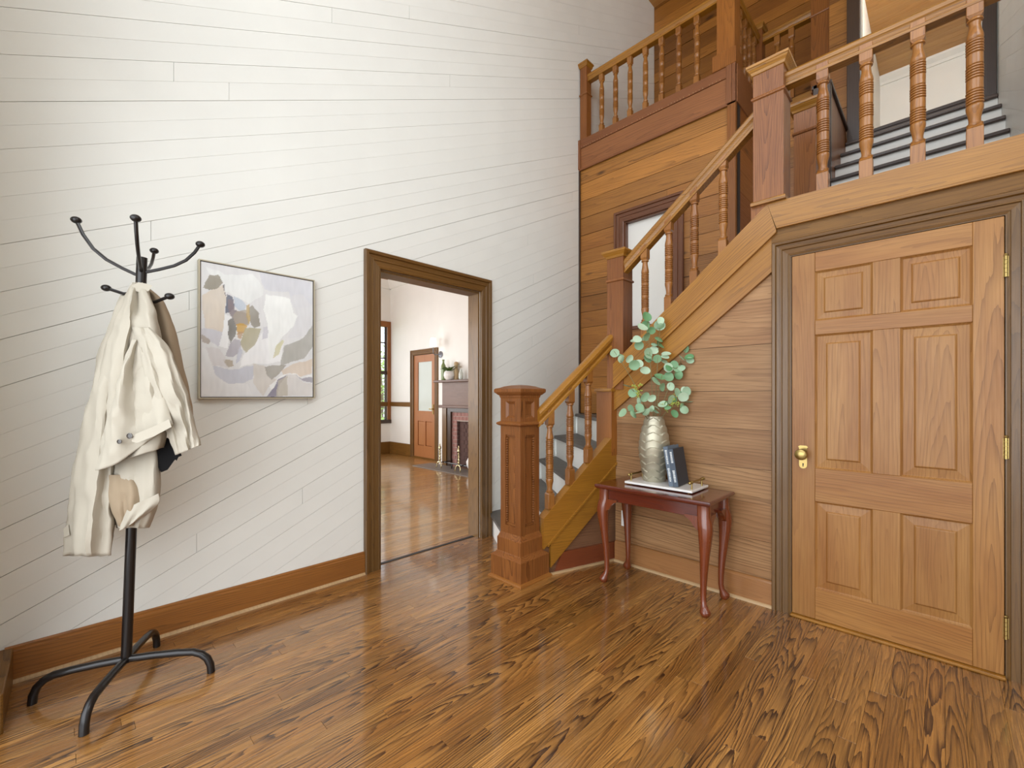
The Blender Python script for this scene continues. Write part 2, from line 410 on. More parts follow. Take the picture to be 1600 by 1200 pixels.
# ---- moulded casing helper
CAS = [(0, 0), (0, .022), (.012, .026), (.016, .020), (.05, .020), (.054, .027), (.062, .027), (.066, .020), (.088, .022), (.094, .034), (.112, .036), (.118, .03), (.118, 0)]
def casing(name, parent, f, u0, u1, h, v0=0, w_=.118, mats=('casz', 'casx'), closed=False):
    pr = [(o*w_/.118, d) for o, d in CAS]
    def leg(pts, m):
        b = B().sweep(pr, pts, f); return b.build(name, M[m], parent, smooth=False)
    # legs and head meet at a mitre
    k = w_
    for a, b_, m in (((u0, v0), (u0, h), mats[0]), ((u0, h), (u1, h), mats[1]), ((u1, h), (u1, v0), mats[0])) + ((((u1, v0), (u0, v0), mats[1]),) if closed else ()):
        # trapezoid board made from the profile, ends cut at 45 degrees where it meets the next
        A = Vector(a); C = Vector(b_); t = (C-A).normalized(); n = Vector((-t.y, t.x))
        vs = []; m_ = len(pr)
        cut0 = a[1] == h or closed; cut1 = b_[1] == h or closed
        for P_, cut, sg in ((A, cut0, -1), (C, cut1, 1)):
            for o, d in pr:
                q = P_ + n*o + t*(sg*o if cut else 0); vs.append(f(q.x, q.y, d))
        bb = B(); bb.add(vs, [(j, (j+1) % m_, m_+(j+1) % m_, m_+j) for j in range(m_)] + [tuple(range(m_-1, -1, -1)), tuple(range(m_, 2*m_))])
        bb.build('casing_board', M[m], parent)

tr = struct(B().box(-3.04, -2.905, 1.57, 1.588, 0, 2.17).box(-3.04, -2.905, 2.522, 2.54, 0, 2.17).box(-3.04, -2.905, 1.588, 2.522, 2.152, 2.17).build('trim_1', M['casz']))
casing('c', tr, lambda u, v, d: (-2.9+d, u, v), 1.57, 2.54, 2.17, mats=('casz', 'casy'))
B().box(-2.99, -2.96, 1.588, 2.522, 0, .003).build('threshold_strip', M['slot'], tr)
# plinth and casing of the front door, far left
tr2 = struct(B().box(-2.9, -2.47, -.22, -.175, .0, .15, .004).build('baseboard_front', M['casx']))

# ---- baseboards
bb = struct(B().prism([(0, 0), (.02, 0), (.02, .135), (.012, .14), (.012, .15), (.006, .156), (0, .156)], lambda u, v, d: (-2.9+u, d, v), -.2, 1.452).build('baseboard_left', M['basey']))
B().prism([(0, 0), (.014, 0), (.012, .008), (.006, .013), (0, .014)], lambda u, v, d: (-2.88+u, d, v), -.2, 1.45).build('shoe_moulding', M['pale'], bb)

# ---- front wall with the open front door and a tall window, right wall (behind and beside the camera)
wf = B()
for a in ((-3.04, -2.4, 0, 6.77), (1.2, 1.72, 0, 6.77), (-2.4, 1.2, 2.6, 3.2), (-2.4, -2.2, 3.2, 5.8), (1.0, 1.2, 3.2, 5.8), (-2.4, 1.2, 5.8, 6.77)): wf.box(a[0], a[1], -.4, -.22, a[2], a[3])
struct(wf.build('wall_front', M['white'], o=(0, -.3, 0)))
wr = B()
for a in ((-.4, .2, 0, 6.77), (.2, 2.3, 0, 3.6), (.2, 2.3, 5.6, 6.77), (2.3, 2.92, 0, 6.77)): wr.box(1.6, 1.72, a[0], a[1], a[2], a[3])
struct(wr.build('wall_right', M['white'], o=(1.6, 1, 0)))
struct(B().box(-3.04, 1.72, -.4, 5.94, 6.77, 6.85).build('ceiling', M['ceilx'], o=(-1, 3, 6.8)))

# ---- the wall under the stairs with the panelled door
YW = 2.92
def FD(u, v, d): return (u, YW-d, v)
wd = B()
def zbot(x_): return 1.198 + .795*(x_+1.694)       # underside of the upper stringer
poly = [(-1.77, 0), (-.70, 0), (-.70, zbot(-.70)), (-1.77, zbot(-1.77))]
wd.prism([(u, v) for u, v in poly], FD, -.08, -.012)
wd = struct(wd.build('wall_under_stair', M['slot'], o=(-1.2, YW, .8)))
boards(wd, 'board', M['under'], [poly], lambda u, v, d: FD(u, v, d-.012), (1, 0), [0, .155, .377, .60, .806, 1.045, 1.281, 1.563, 1.83, 2.1], lambda: [], gap=(.001, .003), uneven=.004)
bd = struct(B().prism([(0, 0), (.018, 0), (.018, .14), (.010, .15), (0, .155)], lambda u, v, d: (d, YW-u, v), -1.765, -.708).build('baseboard_right', M['basex']))
B().prism([(0, 0), (.015, 0), (.012, .010), (.006, .015), (0, .016)], lambda u, v, d: (d, YW-.018-u, v), -1.765, -.708).build('shoe_moulding', M['pale'], bd)
# wall right of the door and above it
wx = struct(B().box(.30, 1.72, YW, YW+.12, 0, 6.77).build('wall_door_side', M['white'], o=(1, YW, 0)))
struct(B().box(-.62, .21, YW+.055, YW+.07, 0, 2.06).build('wall_closet', M['slot']))

# casing of the panelled door
tr3 = struct(B().box(-.617, -.610, YW-.02, YW+.06, 0, 2.056).box(.2035, .2105, YW-.02, YW+.06, 0, 2.056).box(-.610, .2035, YW-.02, YW+.06, 2.050, 2.057).build('trim_3', M['casz']))
casing('c', tr3, lambda u, v, d: FD(u, v, d), -.615, .208, 2.055, w_=.093)
B().box(-.612, .205, YW-.048, YW, 0, .014, .004).build('threshold_strip', M['stx'], tr3)

# ---- door_1: six raised panels
DY = YW-.024          # face of the door
d1 = struct(B().box(-.606, .200, DY+.022, DY+.03, .016, 2.046).build('door_1', M['doorz']))
def dpart(n, u0, u1, v0, v1, m): B().box(u0, u1, DY, DY+.034, v0, v1, .0015).build(n, M[m], d1)
U0, U1, Z0, Z1 = -.606, .200, .016, 2.046
pu = [(-.497, -.250), (-.143, .104)]; pv = [(.183, .668), (.852, 1.59), (1.668, 1.94)]
dpart('stile', U0, pu[0][0], Z0, Z1, 'doorz'); dpart('stile', pu[1][1], U1, Z0, Z1, 'doorz')
for a, b_ in ((Z0, .183), (.668, .852), (1.59, 1.668), (1.94, Z1)): dpart('rail', pu[0][0]+.0005, pu[1][1]-.0005, a, b_, 'doorx')
for a, b_ in pv: dpart('mullion', pu[0][1], pu[1][0], a+.0005, b_-.0005, 'doorz')
for u0, u1 in pu:
    for v0, v1 in pv:
        b = B(); g = .055 if v1-v0 > .3 else .045
        loops = [(0, .004), (.008, .012), (.010, .013), (g-.006, .0095), (g, .004), (g+.003, .003)]
        vs = []; fs = []
        for o_, dd in loops:
            vs += [(u0+o_, DY+dd, v0+o_), (u1-o_, DY+dd, v0+o_), (u1-o_, DY+dd, v1-o_), (u0+o_, DY+dd, v1-o_)]
        for i in range(len(loops)-1):
            for j in range(4): fs.append((4*i+j, 4*i+(j+1) % 4, 4*i+4+(j+1) % 4, 4*i+4+j))
        n = 4*(len(loops)-1); fs.append((n, n+1, n+2, n+3)); b.add(vs, fs)
        b.build('panel', M['doorz'], d1)
kn = B(); kx, kz = -.552, .914
def KN(u, v, d): return (kx+u, DY-d, kz+v)
pts = [(.019*math.cos(a), -.052+.019*math.sin(a)) for a in [math.pi+i*math.pi/8 for i in range(9)]] + [(.019, .045), (.024, .05), (.015, .058), (-.015, .058), (-.024, .05), (-.019, .045)]
plate = kn.prism(pts, KN, 0, .003).build('escutcheon', M['brass'], d1)
kb = B(); kb.lathe([(.011, 0), (.010, .03), (.018, .034), (.029, .042), (.031, .052), (.028, .062), (.016, .068), (.004, .069)], 20)
ko = kb.build('knob', M['brass'], d1, o=(0, 0, 0), smooth=True); ko.rotation_euler = (R_(90), 0, 0); ko.location = Vector((kx, DY-.003, kz+.012)) - wpos(d1)
tag(plate, 'aged brass escutcheon plate with keyhole'); tag(ko, 'round aged brass door knob')
B().prism([(.004*math.cos(a), -.045+.004*math.sin(a)) for a in [i*math.pi/4 for i in range(8)]], KN, .003, .0036).prism([(-.002, -.06), (.002, -.06), (.0025, -.047), (-.0025, -.047)], KN, .003, .0036).build('keyhole', M['slot'], d1)
for hz in (.227, 1.02, 1.822):
    b = B()
    for i in range(5): b.lathe([(.0068, i*.019), (.0068, i*.019+.0175)], 10, (.204, DY-.006, hz-.047))
    b.box(.196, .213, DY-.001, DY+.001, hz-.045, hz+.045); b.ball((.204, DY-.006, hz+.052), .006, 6)
    b.build('hinge', M['brass'], d1, smooth=False)

# ---- wood-boarded wall at the stair landing, with window_1
YB = 4.03
def FB(u, v, d): return (u, YB-d, v)
wb = B()
wins = (-2.33, -1.825, 1.96, 3.05)
for a in ((-2.9, wins[0], 1.0, 4.0), (wins[1], -1.255, 1.0, 4.0), (wins[0], wins[1], 1.0, wins[2]), (wins[0], wins[1], wins[3], 4.0)): wb.box(a[0], a[1], YB+.014, YB+.1, a[2], a[3])
wb = struct(wb.build('wall_back', M['slot'], o=(-2, YB, 2)))
rowz = [1.06, 1.27, 1.46, 1.64, 1.823, 2.016, 2.188, 2.36, 2.532, 2.725, 2.876, 3.048, 3.241, 3.435, 3.628, 3.80]
boards(wb, 'board', M['pinex'], [rect(-2.9, wins[0], 1.06, 3.8), rect(wins[1], -1.325, 1.06, 3.8), rect(wins[0], wins[1], 1.06, wins[2]), rect(wins[0], wins[1], wins[3], 3.8)],
       lambda u, v, d: FB(u, v, d-.014), (1, 0), rowz, lambda: [random.uniform(-2.6, -1.6)] if random.random() < .3 else [], thick=.014, gap=(.002, .007), uneven=.006)
B().box(-2.9, -2.885, YB-.02, YB, 1.06, 3.8).build('corner_moulding', M['dark'], wb)
B().box(-1.325, -1.255, YB-.022, YB+.03, 1.06, 3.80, .003).build('corner_board', M['stz'], wb)
# side of the boxed bay
ws = struct(B().box(-1.30, -1.268, YB+.03, 4.83, 1.0, 4.0).build('wall_bay_side', M['slot'], o=(-1.27, 4.4, 2)))
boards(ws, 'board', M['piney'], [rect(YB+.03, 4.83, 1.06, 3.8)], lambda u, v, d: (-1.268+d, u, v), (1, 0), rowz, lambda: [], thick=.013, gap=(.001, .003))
# recessed boarded wall behind the second flight
wrb = struct(B().box(-1.255, -.56, 4.845, 4.93, 1.0, 3.97).build('wall_stair_recess', M['slot'], o=(-.9, 4.85, 2)))
boards(wrb, 'board', M['pinex'], [rect(-1.255, -.56, 1.06, 4.05)], lambda u, v, d: (u, 4.845-d, v), (1, 0), rowz+[3.93, 4.05], lambda: [], thick=.014, gap=(.002, .006), uneven=.006)
# window_1: casing, sash, white roller blind
w1 = struct(B().box(wins[0], wins[0]+.012, YB-.005, YB+.09, wins[2], wins[3]).box(wins[1]-.012, wins[1], YB-.005, YB+.09, wins[2], wins[3]).box(wins[0]+.012, wins[1]-.012, YB-.005, YB+.09, wins[3]-.012, wins[3]).box(wins[0]-.10, wins[1]+.10, YB-.03, YB+.09, wins[2]-.03, wins[2]).build('window_1', M['redz']))
casing('c', w1, lambda u, v, d: FB(u, v, d), wins[0], wins[1], wins[3], v0=wins[2], w_=.115, mats=('redz', 'redx'))
B().box(wins[0]+.012, wins[1]-.012, YB+.045, YB+.05, wins[2]+.001, wins[3]-.013).build('roller_blind', M['riser'], w1)

# ---- upper hall: boarded end wall, floor, balcony fascia
wh = struct(B().box(-2.9, -.69, 5.834, 5.94, 3.9, 6.77).box(-.69, 1.6, 5.834, 5.94, 5.6, 6.77).build('wall_upper_hall', M['slot'], o=(-1, 5.83, 5)))
rz = [4.1]
while rz[-1] < 6.77: rz.append(rz[-1]+random.choice((.13, .19, .21)))
boards(wh, 'board', M['pinex'], [rect(-2.9, -.69, 4.1, 6.77), rect(-.69, 1.5, 5.6, 6.77)], lambda u, v, d: (u, 5.834-d, v), (1, 0), rz, lambda: [random.uniform(-2.4, -1)] if random.random() < .4 else [], thick=.014, gap=(.002, .007), uneven=.006)
struct(B().box(-2.9, -1.27, YB+.02, 5.83, 3.98, 4.1).box(-1.27, -.57, 4.85, 5.83, 3.98, 4.1).build('floor_upper_hall', M['stx'], o=(-2, 5, 4)))
t4 = struct(B().box(-2.9, -1.255, YB-.012, YB+.02, 3.79, 4.02, .002).build('trim_4', M['basey']))
t4.data.materials.clear(); t4.data.materials.append(M['pinex'])
fm = wood('fascia_board', '9a6238', '7d4a28', '4c2812', 'X', .014, .4, 0, .1, .45); t4.data.materials.clear(); t4.data.materials.append(fm)
B().box(-2.9, -1.255, YB-.02, YB+.02, 4.022, 4.118, .003).build('fascia_cap_board', fm, t4)
B().box(-2.9, -1.255, YB-.022, YB-.012, 3.775, 3.80, .003).build('fascia_bottom_bead', fm, t4)
fz = wood('fascia_upright', '8c5832', '74452a', '4c2812', 'Z', .014, .4, 0, .1, .45)
for a, c in ((-2.905, -2.875), (-1.33, -1.285), (-1.283, -1.255)): B().box(a, c, YB-.03, YB+.0, 3.79, 4.118, .002).build('fascia_stile', fz, t4)
B().box(-1.268, -1.246, YB+.0, 4.85, 3.79, 4.118, .002).build('fascia_return_board', fm, t4)
nb = B()
for i in range(52):
    if random.random() < .8: nb.ball((-2.86+i*.0295+random.uniform(-.004, .004), YB-.0205, 4.032+random.uniform(-.003, .003)), .0035, 4)
nb.build('nail_row', M['pale'], t4); 

# ---- right wall of the third flight (slanted painted boards), upper doorway and the room beyond
XR = .285
wq = struct(B().box(XR+.012, 1.6, YW+.12, 4.58, 2.3, 6.77).build('wall_stair_right', M['gap'], o=(XR, 3.7, 4)))
boards(wq, 'board', M['white'], [rect(YW, 4.58, 2.30, 6.77)], lambda u, v, d: (XR+.012-d, u, v), dv, [1.0+.0925*i+.03 for i in range(-12, 46)], lambda: [random.uniform(3, 4.4)] if random.random() < .3 else [], gap=(.0007, .0026), uneven=.0008, every2=True)
YU = 4.58
wu = struct(B().box(-.56, -.47, YU+.02, YU+.12, 3.35, 6.77).box(.205, 1.6, YU, YU+.12, 3.2, 6.77).box(-.47, .205, YU+.02, YU+.12, 5.2, 6.77).build('wall_upper_doorway', M['white'], o=(0, YU, 4)))
t5 = struct(B().box(-.56, -.475, YU-.03, YU+.14, 3.352, 5.2, .003).box(.21, .28, YU-.03, YU+.14, 3.352, 5.2, .003).box(-.56, .28, YU-.03, YU+.14, 5.2, 5.3, .003).build('trim_5', M['dark']))
struct(B().box(-.58, 1.6, 7.5, 7.6, 3.3, 5.6).box(-.68, -.57, 4.72, 7.6, 3.3, 5.6).box(.24, .34, 4.72, 7.6, 3.3, 5.6).build('wall_upper_room', M['plaster'], o=(0, 7.5, 4)))
wue = struct(B().box(-.69, -.56, 4.705, 4.72, 3.36, 6.77).build('wall_upper_end', M['slot']))
boards(wue, 'board', M['pinex'], [rect(-.70, -.562, 3.36, 6.77)], lambda u, v, d: (u, 4.705-d, v), (1, 0), [3.36+.19*i for i in range(19)], lambda: [], gap=(.002, .005), uneven=.003)
cr = struct(B().prism([(0, 0), (.02, 0), (.03, .03), (.075, .075), (.08, .1), (0, .1)], lambda u, v, d: (d, 7.5-u, 5.33+v), -.57, .24).build('trim_6', M['plaster']))
cl = struct(B().box(-.6, .3, 4.7, 7.6, 5.445, 5.5).build('ceiling_upper_room', M['ceilx'], o=(0, 6, 5.45)))
for i in range(30): B().box(-.57, .24, 4.72+i*.0927, 4.72+i*.0927+.0915, 5.43, 5.445, .002).build('ceiling_board', M['ceilx'], cl)
struct(B().box(-.56, .28, YU+.14, 7.5, 3.38, 3.49).build('floor_upper_room', M['dark'], o=(0, 6, 3.4)))

# ---- parlor seen through the opening
XP, YP = -8.64, 4.95
wp = B()
for a in ((3.55, 0, .73, 4.95), (3.55, 2.8, 3.8, 4.95), (-1, 0, 3.8, 3.55)): pass
for y0, y1, z0, z1 in ((-1, 3.75, 0, 3.8), (3.75, 4.88, 0, .73), (3.75, 4.88, 2.77, 3.8), (4.88, 4.96, 0, 3.8)): wp.box(XP-.12, XP, y0, y1, z0, z1)
struct(wp.build('wall_parlor_window', M['plaster'], o=(XP, 2, 0)))
struct(B().box(XP-.12, -7.70, YP, YP+.12, 0, 3.8).box(-6.955, -3.04, YP, YP+.12, 0, 3.8).box(-7.70, -6.955, YP, YP+.12, 2.085, 3.8).box(-7.75, -6.9, YP+.1, YP+.14, 0, 2.1).build('wall_parlor_back', M['plaster'], o=(-6, YP, 0)))
pfw = B()
for a in ((-8.76, -7.6, 0, 3.8), (-3.7, -3.04, 0, 3.8), (-7.6, -3.7, 0, .6), (-7.6, -3.7, 2.8, 3.8)): pfw.box(a[0], a[1], -1.12, -1.0, a[2], a[3])
struct(pfw.build('wall_parlor_front', M['plaster'], o=(-6, -1, 0)))
orange = wood('parlor_ceiling_boards', 'c9803f', 'b06a2e', '7d431a', 'X', .02, .4, 0, .1, .4)
struct(B().box(-8.76, -3.04, -1.1, 5.07, 3.75, 3.9).build('ceiling_parlor', orange, o=(-6, 2, 3.85)))
t7 = struct(B().box(XP, XP+.022, 3.0, YP, 1.03, 1.125, .006).build('trim_7', M['casz'])); t7.data.materials.clear(); t7.data.materials.append(M['casy'])
struct(B().box(XP, -7.80, YP-.022, YP, 1.03, 1.125, .006).build('trim_8', M['casx']))
struct(B().box(XP, XP+.025, -1, YP, 0, .255, .006).build('baseboard_parlor_window', M['casy']))
struct(B().box(XP+.02, -7.80, YP-.025, YP, 0, .255, .006).build('baseboard_parlor_back', M['casx']))
# crown
struct(B().prism([(0, 0), (.03, 0), (.15, .12), (.17, .15), (0, .15)], lambda u, v, d: (d, YP-u, 3.60+v), XP, -3.06).build('trim_9', M['plaster']))
struct(B().prism([(0, 0), (.03, 0), (.15, .12), (.17, .15), (0, .15)], lambda u, v, d: (XP+u, d, 3.60+v), -1, YP).build('trim_10', M['plaster']))
# door_2: half-glazed
d2 = struct(B().box(-7.695, -7.56, YP-.0, YP+.04, .03, 2.075).box(-7.075, -6.96, YP-.0, YP+.04, .03, 2.075).box(-7.56, -7.075, YP, YP+.04, 1.935, 2.075).box(-7.56, -7.075, YP, YP+.04, .75, .955).box(-7.56, -7.075, YP, YP+.04, .03, .26).box(-7.345, -7.29, YP, YP+.04, .26, .75).build('door_2', M['doorz']))
d2.data.materials.clear(); d2.data.materials.append(wood('parlor_door_pine', 'c98a55', 'b87442', '8a5026', 'Z', .014, .4, 0, .1, .3))
B().box(-7.56, -7.075, YP+.018, YP+.024, .955, 1.935).build('pane', M['glass'], d2)
for a, c in ((-7.56, -7.345), (-7.29, -7.075)): B().box(a+.003, c-.003, YP+.012, YP+.03, .263, .747, .01).build('panel', d2.data.materials[0], d2)
B().tube([(-7.02, YP-.03, 1.0), (-7.10, YP-.045, 1.0)], .010).box(-7.035, -7.005, YP-.012, YP, .9, 1.09).tube([(-7.02, YP-.04, 1.0), (-7.02, YP, 1.0)], .012).build('door_handle', M['brass'], d2)
B().box(-7.70, -6.955, YP-.02, YP+.09, 0, .03).build('door_sill', M['casx'], d2)
t11 = struct(B().box(-7.70, -7.695, YP-.01, YP+.05, 0, 2.08).build('trim_11', M['casz']))
casing('c', t11, lambda u, v, d: (u, YP-d, v), -7.70, -6.955, 2.085, w_=.10)
# window_2 with blinds and the garden behind it
w2 = struct(B().box(XP-.10, XP+.03, 3.62, 3.75, .70, 2.88).box(XP-.0, XP+.03, 4.87, 4.945, .70, 2.88).box(XP-.0, XP+.03, 3.75, 4.87, 2.76, 2.88).build('window_2', M['stz']))
B().box(XP-.10, XP+.05, 3.6, 4.945, .66, .735, .005).build('sill', M['dark'], w2)
dk = B().box(XP-.07, XP-.02, 3.75, 4.88, 1.74, 1.80)
for z_ in (2.08, 2.42): dk.box(XP-.06, XP-.04, 3.75, 4.88, z_-.012, z_+.012)
dk.box(XP-.06, XP-.04, 4.30, 4.325, .735, 2.77).box(XP-.07, XP-.03, 4.84, 4.88, .735, 2.77).box(XP-.07, XP-.03, 3.75, 3.80, .735, 2.77).build('sash', M['dark'], w2)
gm = bpy.data.materials.new('clear_window_glass'); gm.use_nodes = True
gt = gm.node_tree; tb = gt.nodes.new('ShaderNodeBsdfTransparent'); gg = gt.nodes.new('ShaderNodeBsdfGlossy'); gg.inputs['Roughness'].default_value = .02; gx = gt.nodes.new('ShaderNodeMixShader'); gx.inputs[0].default_value = .06
gt.links.new(tb.outputs[0], gx.inputs[1]); gt.links.new(gg.outputs[0], gx.inputs[2]); gt.links.new(gx.outputs[0], gt.nodes['Material Output'].inputs[0])
B().box(XP-.052, XP-.048, 3.79, 4.85, .735, 2.76).build('pane', gm, w2)
for i in range(34): B().box(XP-.028, XP-.006, 3.78, 4.86, .76+i*.0285, .7625+i*.0285).build('blind_slat', M['plate'], w2)
B().box(XP-.03, XP-.0, 3.76, 4.87, 1.725, 1.765).build('blind_head_rail', M['dark'], w2)

struct(B().box(.30, 1.6, YW-.018, YW, 0, .155, .004).build('baseboard_door_side', M['basex']))

# ================================================================ STAIRCASE (one thing)
st = empty('staircase', (-2.09, 2.20, 0), 'golden oak staircase turning twice, with turned balusters, white risers and dark treads', 'staircase')
RAIL = [(-.030, -.045), (-.030, -.030), (-.022, -.022), (-.026, -.006), (-.036, .004), (-.038, .022), (-.030, .034), (-.014, .041), (.014, .041), (.030, .034), (.038, .022), (.036, .004), (.026, -.006), (.022, -.022), (.030, -.030), (.030, -.045)]
def rail(parent, name, p0, p1, mat='stx', k=1.0):
    """handrail with plumb-cut ends, built along local X then turned in plan"""
    p0, p1 = Vector(p0), Vector(p1); d = p1-p0; L = math.hypot(d.x, d.y); sl = d.z/L
    b = B(); n = len(RAIL); sec = k*math.sqrt(1+sl*sl)
    b.add([(0, o*k, h*sec) for o, h in RAIL] + [(L, o*k, h*sec+d.z) for o, h in RAIL],
          [(i, (i+1) % n, n+(i+1) % n, n+i) for i in range(n)] + [tuple(range(n-1, -1, -1)), tuple(range(n, 2*n))])
    # shear so the timber axis lies along the slope: mesh already is; rotate in plan only
    o = link(name, b.mesh(name, smooth=True), M[mat], parent, p0); o.rotation_euler = (0, 0, math.atan2(d.y, d.x))
    return o

def baluster_mesh(h, sq, nm):
    """square blocks, a vase neck at both ends and three groups of rings between"""
    r = sq*.52; b = B(); H = h; t0, t1 = H*.165, H*.835
    b.box(-sq/2, sq/2, -sq/2, sq/2, 0, t0-.012, .002); b.box(-sq/2, sq/2, -sq/2, sq/2, t1+.012, H, .002)
    b.sqloft([(sq/2, t0-.012), (sq*.36, t0)]); b.sqloft([(sq*.36, t1), (sq/2, t1+.012)])
    pr = [(r*.78, t0-.004), (r*.98, t0+.004), (r*.98, t0+.010), (r*.72, t0+.014), (r*.70, t0+.03), (r*.80, t0+.05), (r*1.0, t0+.075), (r*1.04, t0+.09)]
    zs = t0+.10; ze = t1-.10; n = 5
    def rings(z): 
        out = []
        for i in range(n): q = z+i*.0125; out.extend([(r*.84, q), (r*1.05, q+.0035), (r*1.05, q+.0085), (r*.84, q+.0115)])
        return out
    mid = (zs+ze)/2
    for z in (zs, mid-.031, ze-.062): pr += [(r*1.0, z-.004)] + rings(z) + [(r*1.0, z+.0665)]
    pr += [(r*1.04, t1-.09), (r*1.0, t1-.075), (r*.80, t1-.05), (r*.70, t1-.03), (r*.72, t1-.014), (r*.98, t1-.010), (r*.98, t1-.004), (r*.78, t1+.004)]
    b.lathe(pr, 14); me = b.mesh(nm, smooth=True); me.materials.append(M['bal']); return me
bal_a = baluster_mesh(.66, .050, 'baluster'); bal_d = baluster_mesh(.70, .052, 'baluster'); bal_b = baluster_mesh(.74, .056, 'baluster'); bal_c = baluster_mesh(.70, .048, 'baluster')

# ---- starting newel
nx, ny = -2.09, 2.20
nw = B().sqloft([(.074, .30), (.074, 1.05)], (nx, ny)).build('newel_post', M['newel'], st, o=(nx, ny, .6))
B().sqloft([(.160, 0), (.160, .006), (.154, .016), (.142, .022)], (nx, ny)).build('shoe_moulding', M['basey'], nw, o=(nx, ny, 0))
B().sqloft([(.143, .018), (.143, .155), (.138, .16), (.118, .175), (.112, .185), (.112, .275), (.106, .285), (.096, .31), (.094, .315)], (nx, ny)).build('base_block', M['newel'], nw, o=(nx, ny, .1))
for s_ in range(4):
    # stiles, rails and a roped bead round the sunk panel of each face
    b = B()
    def ff(u, v, d, s_=s_):
        a = s_*math.pi/2; ca, sa = math.cos(a), math.sin(a); lx, ly = u, -(.074+d); return (nx+lx*ca-ly*sa, ny+lx*sa+ly*ca, v)
    e_ = .095 if s_ % 2 == 0 else .0739
    for u0, u1, v0, v1 in ((-e_, -.048, .312, 1.05), (.048, e_, .312, 1.05), (-.048, .048, .312, .365), (-.048, .048, .985, 1.05)):
        b.prism(rect(u0, u1, v0, v1), ff, -.002, .021)
    b.build('panel_frame', M['newel'], nw)
    b = B()
    for u in (-.043, .043):
        for i in range(36): b.ball(ff(u, .39+i*.0162, .010), .0085, 4)
    b.box(0, .0001, 0, .0001, 0, .0001) if False else None
    b.prism(rect(-.048, .048, .365, .380), ff, 0, .007); b.prism(rect(-.048, .048, .972, .985), ff, 0, .010)
    b.build('rope_bead', M['newel'], nw, smooth=True)
B().sqloft([(.095, 1.045), (.108, 1.05), (.116, 1.056), (.118, 1.063), (.112, 1.07), (.095, 1.078)], (nx, ny)).build('collar_moulding', M['newel'], nw, o=(nx, ny, 1.06))
ub = B().sqloft([(.095, 1.07), (.095, 1.10)], (nx, ny)).sqloft([(.095, 1.215), (.095, 1.25)], (nx, ny)).sqloft([(.080, 1.10), (.080, 1.215)], (nx, ny))
for s_ in range(4):
    def ff(u, v, d, s_=s_):
        a = s_*math.pi/2; ca, sa = math.cos(a), math.sin(a); lx, ly = u, -(.080+d); return (nx+lx*ca-ly*sa, ny+lx*sa+ly*ca, v)
    e_ = .095 if s_ % 2 == 0 else .0799
    for u0, u1, q in ((-e_, -.044, 0), (.044, e_, 0)): ub.prism(rect(u0, u1, 1.10, 1.215), ff, -.004, .015)
    vs = [ff(-.044, 1.10, .015), ff(.044, 1.10, .015), ff(.044, 1.215, .015), ff(-.044, 1.215, .015), ff(-.028, 1.118, .001), ff(.028, 1.118, .001), ff(.028, 1.197, .001), ff(-.028, 1.197, .001)]
    ub.add(vs, [(0, 1, 5, 4), (1, 2, 6, 5), (2, 3, 7, 6), (3, 0, 4, 7)])
ub.build('upper_block', M['newel'], nw, o=(nx, ny, 1.15))
B().sqloft([(.095, 1.235), (.100, 1.245), (.102, 1.255), (.112, 1.262), (.122, 1.272), (.126, 1.276), (.128, 1.281), (.128, 1.297), (.122, 1.302), (.100, 1.308), (.075, 1.318), (.045, 1.325), (.012, 1.328)], (nx, ny)).build('cap', M['newel'], nw, o=(nx, ny, 1.28))

# ---- first flight: its side lies along a slightly splayed line
A0 = Vector((-1.955, 2.30)); sd = Vector((.30, .954)).normalized(); nd = Vector((sd.y, -sd.x))
def FS(u, v, d): p = A0 + sd*u + nd*d; return (p.x, p.y, v)
ang = math.atan2(sd.y, sd.x)
def splay(name, polys, mat, parent):
    """prisms in the splayed plane; object X runs along the flight"""
    b = B()
    for poly, d0, d1 in polys: b.prism(poly, lambda u, v, d: (u, -d, v), d0, d1)
    o = link(name, b.mesh(name), M[mat], parent, FS(0, 0, 0)); o.rotation_euler = (0, 0, ang); return o
def ztop(u): return .402 + .884*u
def zgr(u): return .189 + .848*u
def zlo(u): return .0 + .848*u
splay('stringer', [([(.0, ztop(0)), (.0, zgr(0)), (.70, zgr(.70)), (.70, ztop(.62)-.02), (.60, ztop(.60))], -.075, .0)], 'stx', st)
splay('stringer_bead', [([(.03, zgr(.03)-.012), (.70, zgr(.70)-.012), (.70, zgr(.70)+.006), (.03, zgr(.03)+.006)], -.01, .007)], 'stx', st)
splay('lower_stringer_board', [([(.06, zgr(.06)-.01), (.06, .05), (.075, zlo(.075)), (.70, zlo(.70)), (.70, zgr(.70)-.01)], -.07, -.006)], 'stx', st)
splay('side_panel', [([(.0, 0), (.70, 0), (.70, .65), (.0, .2)], -.075, -.03)], 'sidex', st)
splay('baseboard', [([(.10, 0), (.68, 0), (.68, .14), (.16, .14)], -.03, -.012)], 'redbase', st)
splay('shoe_moulding', [([(.06, 0), (.68, 0), (.68, .014), (.06, .014)], -.012, .004)], 'pale', st)
for u, zt in ((.068, 1.10), (.243, 1.27), (.408, 1.41)):
    o = link('baluster', bal_d, None, st, (*FS(u, 0, -.035)[:2], ztop(u)-.005)); o.rotation_euler = (0, 0, ang)
rail(st, 'handrail', FS(-.035, 1.097, -.035), FS(.66, 1.712, -.035))

